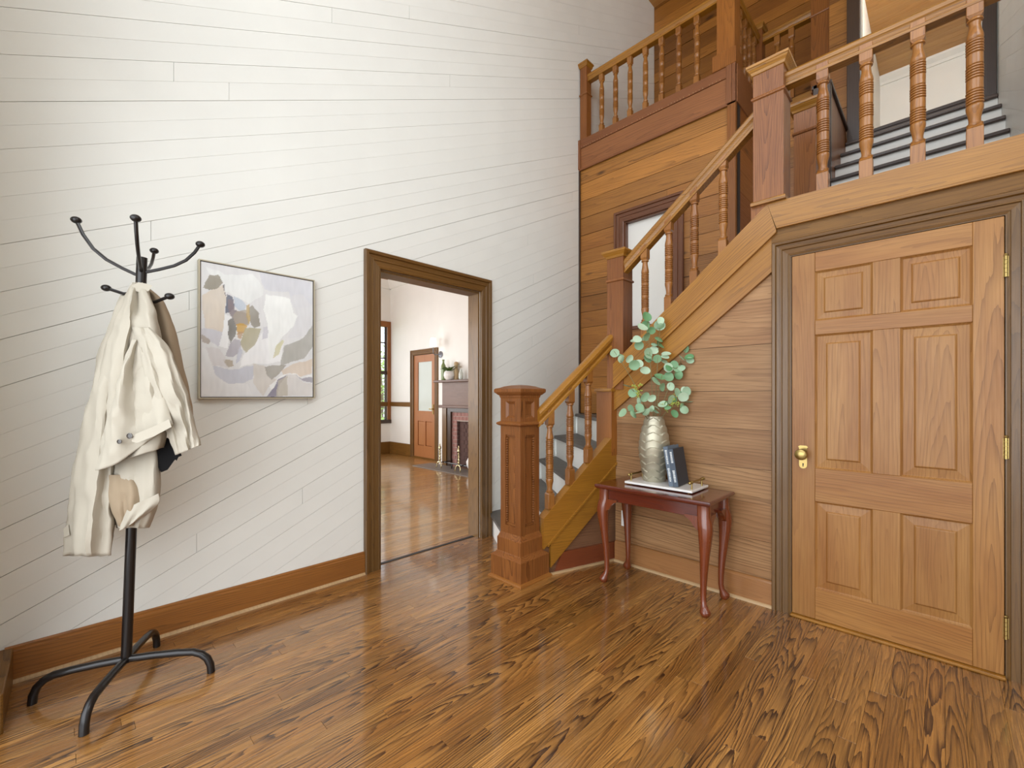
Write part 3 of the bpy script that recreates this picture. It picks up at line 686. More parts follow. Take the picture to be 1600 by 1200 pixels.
# corner pedestal below the landing newel
cp = A0 + sd*.60
b = B(); b.prism([(.60, .80), (.76, .80), (.76, 1.285), (.60, 1.285)], lambda u, v, d: (u-.60, -d, v), -.175, .002)
o = link('pedestal', b.mesh('pedestal'), M['stz'], st, FS(.60, 0, 0)); o.rotation_euler = (0, 0, ang)
b = B(); b.prism([(-.012, 1.285), (.16, 1.285), (.165, 1.292), (.165, 1.303), (.155, 1.31), (-.008, 1.31), (-.016, 1.303), (-.016, 1.292)], lambda u, v, d: (u, -d, v), -.185, .016)
o = link('pedestal_cap', b.mesh('pedestal_cap'), M['stx'], st, FS(.60, 0, 0)); o.rotation_euler = (0, 0, ang)

# treads and risers, first flight (splayed winders)
fr = [((-2.895, 2.68), (-2.17, 2.21)), ((-2.895, 3.02), (-1.99, 2.40)), ((-2.895, 3.36), (-1.90, 2.60)), ((-2.895, 3.60), (-1.84, 2.80)), ((-2.895, 3.97), (-1.80, 2.98))]
zt_ = [.205, .41, .615, .835, 1.055]
for i, (a, c) in enumerate(fr):
    a, c = Vector(a), Vector(c)
    if i < 4: a2, c2 = Vector(fr[i+1][0]), Vector(fr[i+1][1])
    t = (c-a).normalized(); nn = Vector((t.y, -t.x));  nn = nn if nn.y < 0 else -nn
    z = zt_[i]
    if i < 4: poly = [tuple(a+nn*.022), tuple(c+nn*.022), tuple(c2+Vector((0, .03))), tuple(a2+Vector((0, .03)))]
    else: poly = [tuple(a+nn*.022), tuple(c+nn*.022), (-1.70, 2.98), (-1.70, 4.03), (-2.895, 4.03)]
    B().prism(poly, lambda u, v, d: (u, v, d), z-.03, z).build('tread', M['tread'], st)
    zp = zt_[i-1] if i else 0
    B().prism([tuple(a), tuple(c), tuple(c-nn*.015), tuple(a-nn*.015)], lambda u, v, d: (u, v, d), zp, z-.03).build('riser', M['riser'], st)

# ---- landing newel
def post(name, x0, x1, y0, y1, z0, z1, bead, cap=True, base=True, mat='newel', parent=st, ov=.032):
    cx_, cy_ = (x0+x1)/2, (y0+y1)/2; h = (x1-x0)/2; asp = (y1-y0)/(x1-x0)
    o = B().sqloft([(h, z0), (h, z1)], (cx_, cy_), asp).build(name, M[mat], parent)
    if bead: B().sqloft([(h, bead-.012), (h+.008, bead-.007), (h+.010, bead), (h+.006, bead+.008), (h, bead+.010)], (cx_, cy_), asp).build('bead_moulding', M[mat], o)
    if cap: B().sqloft([(h, z1-.012), (h+.006, z1-.01), (h+.012, z1+.004), (h+ov-.008, z1+.018), (h+ov-.004, z1+.024), (h+ov, z1+.028), (h+ov, z1+.042), (h+ov-.006, z1+.046), (h*.5, z1+.056), (.01, z1+.06)], (cx_, cy_), asp).build('cap', M['stx'], o)
    if base: B().sqloft([(h+.012, z0-.002), (h+.012, z0+.016), (h+.006, z0+.022), (h, z0+.024)], (cx_, cy_), asp).build('base_moulding', M['stx'], o)
    return o
post('newel_post', -1.82, -1.683, 2.885, 3.022, 1.30, 2.305, 2.125, base=False)
# ---- second flight
def z2t(x_): return 1.607 + .8576*(x_+1.63)
def z2g(x_): return 1.332 + .826*(x_+1.748)
YS = 2.878
def XZ(u, v, d): return (u, YS+d, v)
def slanted(name, poly, d0, d1, mat, slope, org):
    """board whose object X runs along the slope"""
    a = math.atan(slope); ca, sa = math.cos(a), math.sin(a); b = B()
    b.prism([((u-org[0])*ca+(v-org[1])*sa, -(u-org[0])*sa+(v-org[1])*ca) for u, v in poly], lambda u, v, d: (u, d, v), d0, d1)
    o = link(name, b.mesh(name), M[mat], st, (org[0], YS, org[1])); o.rotation_euler = (0, -a, 0); return o
slanted('stringer', [(-1.765, z2t(-1.765)), (-1.765, z2g(-1.765)), (-.681, z2g(-.681)), (-.727, z2t(-.727)+.0)], 0, .10, 'stx', .84, (-1.2, 1.85))
slanted('lower_stringer_board', [(-1.765, z2g(-1.765)-.006), (-1.765, zbot(-1.765)), (-.709, zbot(-.709)), (-.709, z2g(-.709)-.006)], .016, .10, 'stx', .81, (-1.2, 1.7))
slanted('stringer_bead', [(-1.765, z2g(-1.765)-.012), (-.681, z2g(-.681)-.012), (-.681, z2g(-.681)+.006), (-1.765, z2g(-1.765)+.006)], -.007, .02, 'stx', .826, (-1.2, 1.78))
# landing band above the door
B().prism([(-.727, 2.381), (-.681, 2.228), (.285, 2.228), (.285, 2.381)], XZ, 0, .10).build('landing_fascia', M['stx'], st)
B().box(-.681, .285, YS-.007, YS+.02, 2.222, 2.236, .002).build('fascia_bead', M['stx'], st)
B().box(-.709, .30, YS+.014, YS+.10, 2.148, 2.224).build('lower_fascia_board', M['casx'], st)
rs = (2.36-1.055)/6
for i in range(5):
    x0 = -1.70+i*.2; z = 1.055+rs*(i+1)
    B().box(x0-.02, x0+.225, 2.96, 4.02, z-.03, z).build('tread', M['tread'], st)
    B().box(x0, x0+.015, 2.96, 4.02, z-rs, z-.03).build('riser', M['riser'], st)
B().box(-.70, -.685, 2.96, 4.02, 1.055+rs*5, 2.33).build('riser', M['riser'], st)
B().box(-.72, .285, 2.96, 4.02, 2.33, 2.36).build('landing', M['tread'], st)
for x_ in (-1.53, -1.351, -1.174, -.991):
    link('baluster', bal_a, None, st, (x_, 2.93, z2t(x_)-.008))
rail(st, 'handrail', (-1.70, 2.93, 2.215), (-.78, 2.93, 2.952))
# newel at the head of the second flight
post('newel_post', -.80, -.642, 2.868, 3.026, 2.385, 3.172, 3.02)
B().box(-.815, -.725, YS+.0015, 3.03, 2.20, 2.385).build('newel_pendant', M['stz'], st)
rail(st, 'handrail', (-.645, 2.945, 3.098), (.285, 2.945, 3.098))
for x_ in (-.468, -.28, -.081, .112): link('baluster', bal_b, None, st, (x_, 2.945, 2.378))
# ---- third flight
post('newel_post', -.71, -.585, 3.44, 3.565, 2.36, 3.17, 3.02)
t3 = [(3.56, 2.59), (3.80, 2.79), (4.03, 2.97), (4.28, 3.16), (4.53, 3.35)]
for i, (y0, z) in enumerate(t3):
    y1 = t3[i+1][0]+.02 if i < 4 else 4.72
    B().box(-.565, .283, y0-.024, y1, z-.024, z, .004).build('tread', M['dark'], st)
    zp = t3[i-1][1] if i else 2.36
    B().box(-.565, .283, y0, y0+.015, zp, z-.024).build('riser', M['riser'], st)
B().box(-.475, .21, 4.74, 4.755, 3.35, 3.46).build('riser', M['riser'], st); B().box(-.475, .21, 4.715, 4.80, 3.46, 3.49, .004).build('tread', M['dark'], st)
# half wall beside the third flight
hw = B().box(-.64, -.579, 3.83, 4.58, 2.4, 3.47).build('half_wall', M['slot'], st)
for i in range(9):
    B().box(-.579, -.567, 3.83+i*.083, 3.83+i*.083+.0815, 2.5, 3.47, .001).build('board', M['newel'], hw)
B().box(-.66, -.555, 3.78, 3.83, 2.4, 3.50, .003).build('end_board', M['dark'], hw)
B().box(-.67, -.55, 3.78, 4.58, 3.47, 3.50, .004).build('ledge', M['dark'], hw)
B().box(-.645, -.575, 3.84, 4.55, 3.50, 3.53, .004).build('ledge_top', M['riser'], hw)

# ================================================================ BALCONY RAILING
br_ = empty('balcony_railing', (-2.1, 4.07, 4.118), 'stained wood balcony railing with turned balusters above the boarded wall', 'railing')
post('newel_post', -2.885, -2.80, 4.02, 4.11, 4.118, 4.93, 4.62, parent=br_, ov=.022, base=False)
post('newel_post', -1.413, -1.265, 4.015, 4.163, 4.118, 5.0, 0, parent=br_, base=False, mat='stz')
B().box(-1.45, -1.25, 4.0, 4.18, 4.118, 4.26, .004).build('newel_base', M['stz'], br_)
rail(br_, 'handrail', (-2.81, 4.07, 4.80), (-1.40, 4.07, 4.80))
for i in range(8):
    x_ = -2.635+i*.1715
    if i < 7: link('baluster', bal_c, None, br_, (x_, 4.07, 4.10))
rail(br_, 'handrail', (-1.31, 4.15, 4.80), (-1.31, 4.80, 4.80))
for i in range(4): link('baluster', bal_c, None, br_, (-1.31, 4.28+i*.14, 4.10))
post('newel_post', -1.37, -1.26, 4.80, 4.91, 4.10, 4.90, 0, parent=br_, base=False, ov=.02)
rail(br_, 'handrail', (-1.27, 4.86, 4.815), (-.85, 4.86, 4.815))
for x_ in (-1.14, -1.02, -.93)[:2]: link('baluster', bal_c, None, br_, (x_, 4.86, 4.10))
post('newel_post', -.855, -.71, 4.80, 4.945, 4.05, 5.6, 4.75, parent=br_, base=False, mat='stz')

# ================================================================ THINGS
# ---- coat rack
ct = empty('coat_rack', (-2.512, .17, 0), 'black metal coat rack with ball-tipped hooks and four curved feet by the white wall', 'coat rack')
bx_, by_ = -2.512, .170; tx_, ty_ = -2.463, .218
def pole(z): k = (z-.11)/1.74; return (bx_+(tx_-bx_)*k, by_+(ty_-by_)*k, z)
B().tube([pole(.10), pole(.8), pole(1.5), pole(1.85)], .019, 16).build('pole', M['black'], ct, smooth=True)
for fx, fy in ((-2.629, -.109), (-2.355, .448), (-2.79, .303), (-2.255, .035)):
    d = Vector((fx-bx_, fy-by_, 0)); L = d.length; d /= L; pts = []
    for u, z in ((0, .112), (.3, .112), (.6, .108), (.78, .102), (.88, .088), (.95, .066), (.99, .035), (1.0, 0)): pts.append((bx_+d.x*L*u, by_+d.y*L*u, z))
    B().tube(pts, [.0155]*len(pts), 10).build('leg', M['black'], ct, smooth=True)
RV = Vector((math.cos(YAW), math.sin(YAW), 0)); FV = Vector((-math.sin(YAW), math.cos(YAW), 0))
def lc(x_, dep, z): p = Vector((-2.514, .169, 0)) + RV*x_ + FV*dep; return (p.x, p.y, z)
K = .00277
RD = 1.884
def px_(a, b_, dep=0.):
    k = (RD+dep)/680; p = RV*((a-800)*k) + FV*(RD+dep); return (p.x, p.y, 1.25+(619-b_)*k)
for z0, tipx, tipd, tipz, up in ((1.775, 119, -.10, 2.012, 1), (1.79, 212, -.20, 2.02, 1), (1.80, 241, .19, 1.879, 1), (1.79, 313, .06, 1.907, 1), (1.71, 166, -.02, 1.718, 0), (1.70, 265, -.02, 1.682, 0)):
    p0 = Vector(pole(z0)); t = Vector(px_(tipx, 619-(tipz-1.25)/K, tipd))
    hv = Vector((t.x-p0.x, t.y-p0.y, 0)); pts = []
    if up: prof = [(0, -.03), (.10, .0), (.30, .10), (.55, .25), (.75, .45), (.90, .72), (1, 1)]
    else: prof = [(0, -.6), (.2, -.9), (.5, -1.0), (.8, -.4), (1, 0)]
    dz = t.z-p0.z if up else .022
    for u, v in prof: pts.append((p0.x+hv.x*u, p0.y+hv.y*u, (p0.z if up else t.z)+dz*v))
    hk = B().tube(pts, .0068, 8).build('hook', M['black'], ct, smooth=True)
    B().ball(t, .0165, 10, (1.1, 1.1, .85)).build('ball_tip', M['black'], hk, smooth=True)

# ---- jacket
jk = empty('jacket', px_(205, 640, 0), 'cream cotton jacket hanging crumpled from the black coat rack', 'jacket')
def cat(ps, t):
    n = len(ps)-1; s_ = min(t*n, n-1e-6); i = int(s_); f = s_-i
    p0, p1, p2, p3 = (ps[max(i-1, 0)], ps[i], ps[i+1], ps[min(i+2, n)])
    return [.5*((2*b)+(-a+c)*f+(2*a-5*b+4*c-d)*f*f+(-a+3*b-3*c+d)*f**3) for a, b, c, d in zip(p0, p1, p2, p3)]
def drape(name, rows, mat, folds, seed, parent=jk, nseg=56, nrow=44, amp=1.0, ncap=False, wr=.004, flat=.75, tilt=None, groove=()):
    """hanging cloth: rows (y, left, right, depth centre, half depth) as seen on the rack, loft with pleats and wrinkles"""
    vs = []; fs = []
    for r in range(nrow):
        t = r/(nrow-1); y, l, rr, dc, hd = cat(rows, t)
        for k in range(nseg):
            a = 2*math.pi*k/nseg; ca, sa = math.cos(a), math.sin(a)
            cx2 = math.copysign(abs(ca)**flat, ca); sy = math.copysign(abs(sa)**flat, sa)
            u = (cx2+1)/2; X = l+(rr-l)*u
            fo = sum(A*math.sin(2*math.pi*(fq*u+dr*t)+ph) * min(1, .25+t*1.3) for A, fq, dr, ph in folds)
            fo += sum(dp*math.exp(-((u-u0-dr_*t)/wd_)**2)*min(1, t*3)*(1-.5*t) for u0, wd_, dp, dr_ in groove)
            yy = y + (tilt(u, t) if tilt else 0)
            p = Vector(px_(X, yy, dc+sy*hd+fo*amp*abs(sa)**.5))
            q = Vector((p.x*15, p.y*15, p.z*5+seed)); q2 = Vector((p.x*34+seed, p.y*34, p.z*20))
            nv = FV*(noise.noise(q)*wr*2.6 + noise.noise(q2)*wr*1.1) + noise.noise_vector(p*14)*wr*.3
            vs.append(p+nv)
    for r in range(nrow-1):
        for k in range(nseg):
            k2 = (k+1) % nseg; fs.append((r*nseg+k, r*nseg+k2, (r+1)*nseg+k2, (r+1)*nseg+k))
    fs.append(tuple(range(nseg-1, -1, -1)))
    if ncap: fs.append(tuple(range((nrow-1)*nseg, nrow*nseg)))
    b = B(); b.add(vs, fs); o = b.build(name, mat, parent, smooth=True)
    o.data.polygons.foreach_set('use_smooth', [True]*len(o.data.polygons))
    md = o.modifiers.new('hem', 'SOLIDIFY'); md.thickness = .003; md.offset = -1
    return o
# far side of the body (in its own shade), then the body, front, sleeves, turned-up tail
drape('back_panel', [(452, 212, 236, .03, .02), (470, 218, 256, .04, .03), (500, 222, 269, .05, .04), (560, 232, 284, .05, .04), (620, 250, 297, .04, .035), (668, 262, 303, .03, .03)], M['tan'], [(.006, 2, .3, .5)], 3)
drape('body', [(441, 206, 222, -.005, .012), (452, 199, 229, -.02, .03), (480, 188, 240, -.035, .05), (520, 174, 250, -.05, .07), (570, 161, 256, -.055, .08), (630, 150, 262, -.055, .085), (690, 146, 262, -.05, .085), (716, 150, 256, -.05, .08)], M['cloth'],
      [(.012, 1.7, .35, .6), (.005, 3.7, -.6, 1.0)], 11, wr=.008, groove=((.50, .09, .05, -.12), (.2, .07, .025, .1)), tilt=lambda u, t: (-34*(u-.5)*max(0, t-.55)/.45))
fp = drape('front_panel', [(530, 205, 216, -.115, .012), (560, 190, 228, -.125, .018), (600, 175, 241, -.135, .022), (650, 162, 259, -.14, .022), (702, 150, 272, -.14, .02)], M['cloth'],
      [(.018, 1.2, .15, 2.2), (.005, 2.7, .5, .3)], 23, tilt=lambda u, t: (-66*(u-.5)*t + 7*math.sin(u*5)*t), wr=.008, groove=((.55, .12, .03, -.1),))
drape('sleeve', [(462, 190, 206, -.01, .02), (505, 172, 196, -.02, .035), (560, 153, 190, -.04, .045), (620, 139, 184, -.055, .055), (690, 124, 180, -.06, .055), (760, 112, 176, -.06, .055), (820, 104, 175, -.06, .05), (868, 100, 173, -.06, .045)], M['cloth'],
      [(.015, 1.35, .08, .2), (.004, 3.1, .7, 2.0)], 31, wr=.008)
drape('sleeve', [(512, 206, 236, -.10, .02), (545, 214, 264, -.115, .045), (590, 230, 284, -.115, .05), (640, 248, 298, -.11, .05), (680, 264, 309, -.105, .046), (703, 274, 314, -.10, .042)], M['cloth'],
      [(.007, 2.2, .8, .2), (.005, 4.2, 1.6, 1.0)], 41, wr=.0075, tilt=lambda u, t: -16*(u-.5)*max(0, t-.8)/.2)
drape('tail', [(690, 176, 246, -.03, .055), (725, 172, 249, -.03, .06), (760, 172, 250, -.035, .06), (790, 176, 246, -.035, .055), (812, 180, 238, -.03, .045), (825, 182, 232, -.02, .035)], M['cloth'], [(.008, 1.7, .5, .9), (.004, 4, .2, .1)], 53, tilt=lambda u, t: 10*(u-.5)*(1-t))
drape('lining', [(742, 170, 205, -.085, .014), (765, 170, 216, -.09, .02), (790, 174, 218, -.088, .02), (812, 182, 212, -.08, .016), (822, 186, 206, -.07, .012)], M['tan'], [(.006, 2, .3, .9)], 61, ncap=True)
drape('tail_fold', [(782, 200, 247, -.10, .010), (796, 192, 246, -.098, .012), (808, 188, 236, -.094, .012), (820, 184, 222, -.088, .010)], M['cloth'], [(.004, 2, .3, .9)], 71, ncap=True, tilt=lambda u, t: -22*(u-.5))
# collar tip, hem band with buttons, cuff tab
b = B(); b.prism([(206, 446), (216, 441), (228, 443), (238, 446), (233, 454), (224, 458), (212, 455)], lambda u, v, d: px_(u, v, d), -.045, -.038); b.build('collar', M['cloth'], jk)
def tabf(u, v, d): return px_(u, v, d)
for (cx0, cy0, rr_) in ((203, 681, .0115), (187, 690, .009)):
    bt = B(); c = Vector(px_(cx0, cy0, -.186)); n = 16
    ring = []
    for (r_, h) in ((rr_, 0), (rr_, .003), (rr_*.72, .004), (rr_*.66, .002), (rr_*.05, .002)): ring.append([tuple(c+RV*r_*math.cos(2*math.pi*i/n)+Vector((0, 0, 1))*r_*math.sin(2*math.pi*i/n)-FV*h) for i in range(n)])
    vs = sum(ring, []); bt.add(vs, [(j*n+i, j*n+(i+1) % n, (j+1)*n+(i+1) % n, (j+1)*n+i) for j in range(4) for i in range(n)])
    tag(bt.build('button', M['horn'], jk, smooth=True), 'round dark horn button')
b = B()
for q0, q1 in (((208, 690), (262, 660)),):
    b.prism([(206, 690), (214, 692), (240, 682), (268, 667), (264, 655), (236, 668), (212, 678), (206, 683)], tabf, -.182, -.172)
b.build('hem_tab', M['cloth'], jk)
B().prism([(99, 826), (107, 820), (109, 836), (100, 840)], tabf, -.075, -.06).build('cuff_tab', M['cloth'], jk)
# dark bag behind the jacket
bgx = empty('bag', px_(262, 715, 0), 'small black bag peeking out below the right jacket sleeve', 'bag')
B().prism([(240, 686), (262, 684), (280, 700), (281, 712), (272, 720), (262, 734), (252, 738), (247, 730)], tabf, -.06, -.015).build('pouch', M['bagblack'], bgx)
B().prism([(268, 712), (282, 706), (284, 712), (279, 714), (276, 720)], tabf, -.07, -.062).build('strap_end', M['bagblack'], bgx)

# ---- painting
PY0, PY1, PZ0, PZ1 = .494, 1.094, 1.242, 1.988
pa = empty('painting', (-2.9, .794, 1.24), 'abstract canvas in soft greys, cream and ochre in a thin champagne frame', 'painting')
PAINT = [('c9c8cf', [(0.01, 0.5), (0.1, 0.52), (0.18, 0.48), (0.15, 0.37), (0.07, 0.4), (0.01, 0.46)]), ('e2e2e2', [(0.01, 0.36), (0.09, 0.33), (0.18, 0.15), (0.38, 0.1), (0.41, 0.01), (0.01, 0.01)]), ('d9cdbd', [(0.02, 0.74), (0.09, 0.81), (0.18, 0.85), (0.2, 0.77), (0.19, 0.63), (0.17, 0.48), (0.04, 0.51), (0.01, 0.66)]), ('e6e8e6', [(0.03, 0.96), (0.2, 0.92), (0.42, 0.96), (0.51, 0.88), (0.51, 0.81), (0.4, 0.74), (0.27, 0.79), (0.2, 0.8), (0.18, 0.87), (0.06, 0.92)]), ('d2d3d9', [(0.47, 0.99), (0.98, 0.99), (0.99, 0.78), (0.81, 0.74), (0.76, 0.87), (0.53, 0.86), (0.49, 0.93)]), ('d8d8da', [(0.78, 0.84), (0.9, 0.87), (0.99, 0.78), (0.99, 0.54), (0.74, 0.48), (0.81, 0.61), (0.83, 0.69)]), ('eff1ee', [(0.53, 0.82), (0.67, 0.83), (0.78, 0.81), (0.8, 0.7), (0.84, 0.68), (0.78, 0.57), (0.67, 0.47), (0.6, 0.31), (0.55, 0.31), (0.55, 0.59), (0.52, 0.69)]), ('eeeeee', [(0.34, 0.32), (0.49, 0.5), (0.55, 0.55), (0.58, 0.31), (0.71, 0.47), (0.69, 0.3), (0.42, 0.27), (0.32, 0.24)]), ('d2ccc4', [(0.42, 0.27), (0.54, 0.27), (0.58, 0.16), (0.66, 0.15), (0.55, 0.08), (0.51, 0.01), (0.42, 0.11)]), ('8e8776', [(0.04, 0.86), (0.07, 0.91), (0.14, 0.91), (0.18, 0.86), (0.12, 0.82), (0.07, 0.8), (0.03, 0.81)]), ('6f6a6c', [(0.18, 0.85), (0.2, 0.85), (0.19, 0.8), (0.21, 0.75), (0.19, 0.78)]), ('eff0f0', [(0.19, 0.63), (0.24, 0.62), (0.21, 0.56), (0.22, 0.37), (0.15, 0.38), (0.17, 0.46)]), ('5a5f72', [(0.2, 0.75), (0.21, 0.78), (0.26, 0.78), (0.27, 0.7), (0.23, 0.65), (0.2, 0.64)]), ('8c8083', [(0.21, 0.75), (0.26, 0.75), (0.27, 0.68), (0.34, 0.67), (0.38, 0.66), (0.37, 0.57), (0.27, 0.56), (0.23, 0.64)]), ('bcc6d2', [(0.27, 0.78), (0.33, 0.77), (0.38, 0.72), (0.36, 0.68), (0.31, 0.68), (0.27, 0.71)]), ('a99f92', [(0.28, 0.67), (0.38, 0.69), (0.38, 0.56), (0.27, 0.56), (0.25, 0.62)]), ('7d7a74', [(0.21, 0.58), (0.25, 0.61), (0.27, 0.56), (0.27, 0.47), (0.24, 0.41), (0.22, 0.44)]), ('8b8577', [(0.4, 0.71), (0.43, 0.73), (0.48, 0.66), (0.48, 0.56), (0.43, 0.54), (0.4, 0.57)]), ('b9a06a', [(0.38, 0.72), (0.41, 0.74), (0.4, 0.61), (0.38, 0.56), (0.37, 0.63)]), ('c9a04e', [(0.27, 0.57), (0.32, 0.58), (0.37, 0.56), (0.33, 0.5), (0.28, 0.48)]), ('b89878', [(0.28, 0.51), (0.33, 0.51), (0.31, 0.45), (0.29, 0.46)]), ('b0a98c', [(0.34, 0.54), (0.49, 0.54), (0.44, 0.42), (0.37, 0.34), (0.31, 0.41), (0.32, 0.47)]), ('aeaab2', [(0.27, 0.45), (0.31, 0.44), (0.33, 0.36), (0.27, 0.31), (0.21, 0.31), (0.23, 0.39)]), ('c3c5d0', [(0.31, 0.39), (0.34, 0.36), (0.32, 0.28), (0.29, 0.26)]), ('b4a896', [(0.18, 0.28), (0.26, 0.29), (0.27, 0.24), (0.22, 0.23)]), ('a89c92', [(0.01, 0.46), (0.08, 0.41), (0.07, 0.38), (0.01, 0.4)]), ('d3cfcf', [(0.04, 0.36), (0.16, 0.36), (0.21, 0.3), (0.2, 0.26), (0.23, 0.23), (0.09, 0.22)]), ('c4c6d0', [(0.09, 0.22), (0.24, 0.21), (0.42, 0.26), (0.41, 0.15), (0.34, 0.11), (0.22, 0.1), (0.11, 0.15)]), ('a9a79f', [(0.72, 0.42), (0.88, 0.5), (0.98, 0.61), (0.99, 0.44), (0.9, 0.34), (0.69, 0.26), (0.69, 0.31)]), ('9f9a8f', [(0.53, 0.26), (0.58, 0.27), (0.74, 0.27), (0.66, 0.18), (0.6, 0.15), (0.55, 0.19)]), ('d6c6b4', [(0.69, 0.22), (0.82, 0.29), (0.99, 0.33), (0.99, 0.21), (0.86, 0.16), (0.78, 0.2), (0.71, 0.19)]), ('ececea', [(0.57, 0.1), (0.71, 0.19), (0.82, 0.2), (0.89, 0.16), (0.99, 0.2), (0.99, 0.17), (0.81, 0.16), (0.69, 0.16), (0.6, 0.05)]), ('857f90', [(0.54, 0.01), (0.62, 0.09), (0.66, 0.15), (0.75, 0.19), (0.67, 0.1), (0.66, 0.01)]), ('bcb5a8', [(0.66, 0.14), (0.75, 0.18), (0.75, 0.01), (0.64, 0.01)]), ('d4d0cc', [(0.75, 0.19), (0.82, 0.19), (0.9, 0.12), (0.99, 0.11), (0.99, 0.01), (0.75, 0.01)]), ('9a95a0', [(0.82, 0.19), (0.89, 0.15), (0.99, 0.18), (0.99, 0.12), (0.9, 0.13)]), ('cfcba8', [(0.64, 0.42), (0.69, 0.47), (0.71, 0.46), (0.67, 0.35), (0.61, 0.33)]), ('c9c8cf', [(0.51, 0.55), (0.55, 0.56), (0.55, 0.47), (0.5, 0.46)])]
NU, NV = 150, 186
cols = []
shp = [(lin(c)[:3], ps, [min(p[0] for p in ps)-.06, max(p[0] for p in ps)+.06, min(p[1] for p in ps)-.06, max(p[1] for p in ps)+.06]) for c, ps in PAINT]
base = lin('dcdcdc')[:3]
def inside(ps, x_, y_):
    c = False; n = len(ps); j = n-1
    for i in range(n):
        if (ps[i][1] > y_) != (ps[j][1] > y_) and x_ < (ps[j][0]-ps[i][0])*(y_-ps[i][1])/(ps[j][1]-ps[i][1])+ps[i][0]: c = not c
        j = i
    return c
vs = []; fs = []
for j in range(NV+1):
    for i in range(NU+1):
        u, v = i/NU, j/NV
        wx_ = noise.noise((u*5, v*5, 1.3))*.022 + noise.noise((u*16, v*16, 4.1))*.008; wy_ = noise.noise((u*5, v*5, 7.7))*.022 + noise.noise((u*16, v*16, 9.1))*.008
        c = list(base); a_, b2 = u+wx_, v+wy_
        for col_, ps, bx in shp:
            if bx[0] < a_ < bx[1] and bx[2] < b2 < bx[3] and inside(ps, a_, b2):
                k = .86 + .14*noise.noise((u*9, v*9, ps[0][0]*31)); c = [q+(r-q)*k for q, r in zip(c, col_)]
        s_ = 1 + .05*noise.noise((u*40, v*12, 2)) + .05*noise.noise((u*7, v*7, 5)); cols += [c[0]*s_, c[1]*s_, c[2]*s_*1.0, 1]
        vs.append((0, (u-.5)*(PY1-PY0), v*(PZ1-PZ0)))
for j in range(NV):
    for i in range(NU): k = j*(NU+1)+i; fs.append((k, k+1, k+NU+2, k+NU+1))
me = bpy.data.meshes.new('canvas'); me.from_pydata(vs, [], fs); ca_ = me.color_attributes.new('pigment', 'FLOAT_COLOR', 'POINT'); ca_.data.foreach_set('color', cols)
pm = bpy.data.materials.new('brushed_paint'); pm.use_nodes = True; at = pm.node_tree.nodes.new('ShaderNodeAttribute'); at.attribute_name = 'pigment'
pm.node_tree.links.new(at.outputs[0], pm.node_tree.nodes['Principled BSDF'].inputs['Base Color']); pm.node_tree.nodes['Principled BSDF'].inputs['Roughness'].default_value = .6
link('canvas', me, pm, pa, (-2.866, .794, PZ0))
b = B(); e = .006
for a in ((PY0-e, PY0, PZ0-e, PZ1+e), (PY1, PY1+e, PZ0-e, PZ1+e), (PY0, PY1, PZ0-e, PZ0), (PY0, PY1, PZ1, PZ1+e)): b.box(-2.899, -2.860, a[0], a[1], a[2], a[3])
b.build('frame', M['frame'], pa)
b = B(); e = .0045
for a in ((PY0, PY0+e, PZ0, PZ1), (PY1-e, PY1, PZ0, PZ1), (PY0, PY1, PZ0, PZ0+e), (PY0, PY1, PZ1-e, PZ1)): b.box(-2.895, -2.8645, a[0], a[1], a[2], a[3])
b.build('shadow_gap', M['framein'], pa)
B().box(-2.899, -2.868, PY0+.005, PY1-.005, PZ0+.005, PZ1-.005).build('stretcher_backing', M['framein'], pa)

# ---- side table
TB = empty('side_table', (-1.285, 2.685, 0), 'small mahogany side table with cabriole legs against the boarded wall', 'table')
TX0, TX1, TY0, TY1, TZ = -1.665, -.908, 2.482, 2.885, .660
B().sqloft([((TX1-TX0)/2-.012, TZ-.028), ((TX1-TX0)/2-.004, TZ-.022), ((TX1-TX0)/2, TZ-.014), ((TX1-TX0)/2, TZ-.008), ((TX1-TX0)/2-.004, TZ-.002), ((TX1-TX0)/2-.010, TZ)], ((TX0+TX1)/2, (TY0+TY1)/2), (TY1-TY0)/(TX1-TX0)).build('table_top', M['mahx'], TB)
B().box(TX0+.045, TX1-.045, TY0+.045, TY0+.063, .552, TZ-.028, .002).build('apron', M['mahx'], TB); B().box(TX0+.045, TX1-.045, TY1-.063, TY1-.045, .552, TZ-.028, .002).build('apron', M['mahx'], TB)
for xx in (TX0+.045, TX1-.063): B().box(xx, xx+.018, TY0+.064, TY1-.064, .552, TZ-.028, .002).build('apron', M['mahx'], TB)
prof = [(.632, .034, 0), (.565, .034, 0), (.535, .039, .008), (.49, .039, .016), (.43, .034, .014), (.34, .027, .006), (.24, .0215, -.004), (.15, .0175, -.010), (.09, .0160, -.011), (.062, .0170, -.006), (.045, .022, .004), (.030, .029, .012), (.018, .029, .013), (.008, .024, .011), (0, .019, .010)]
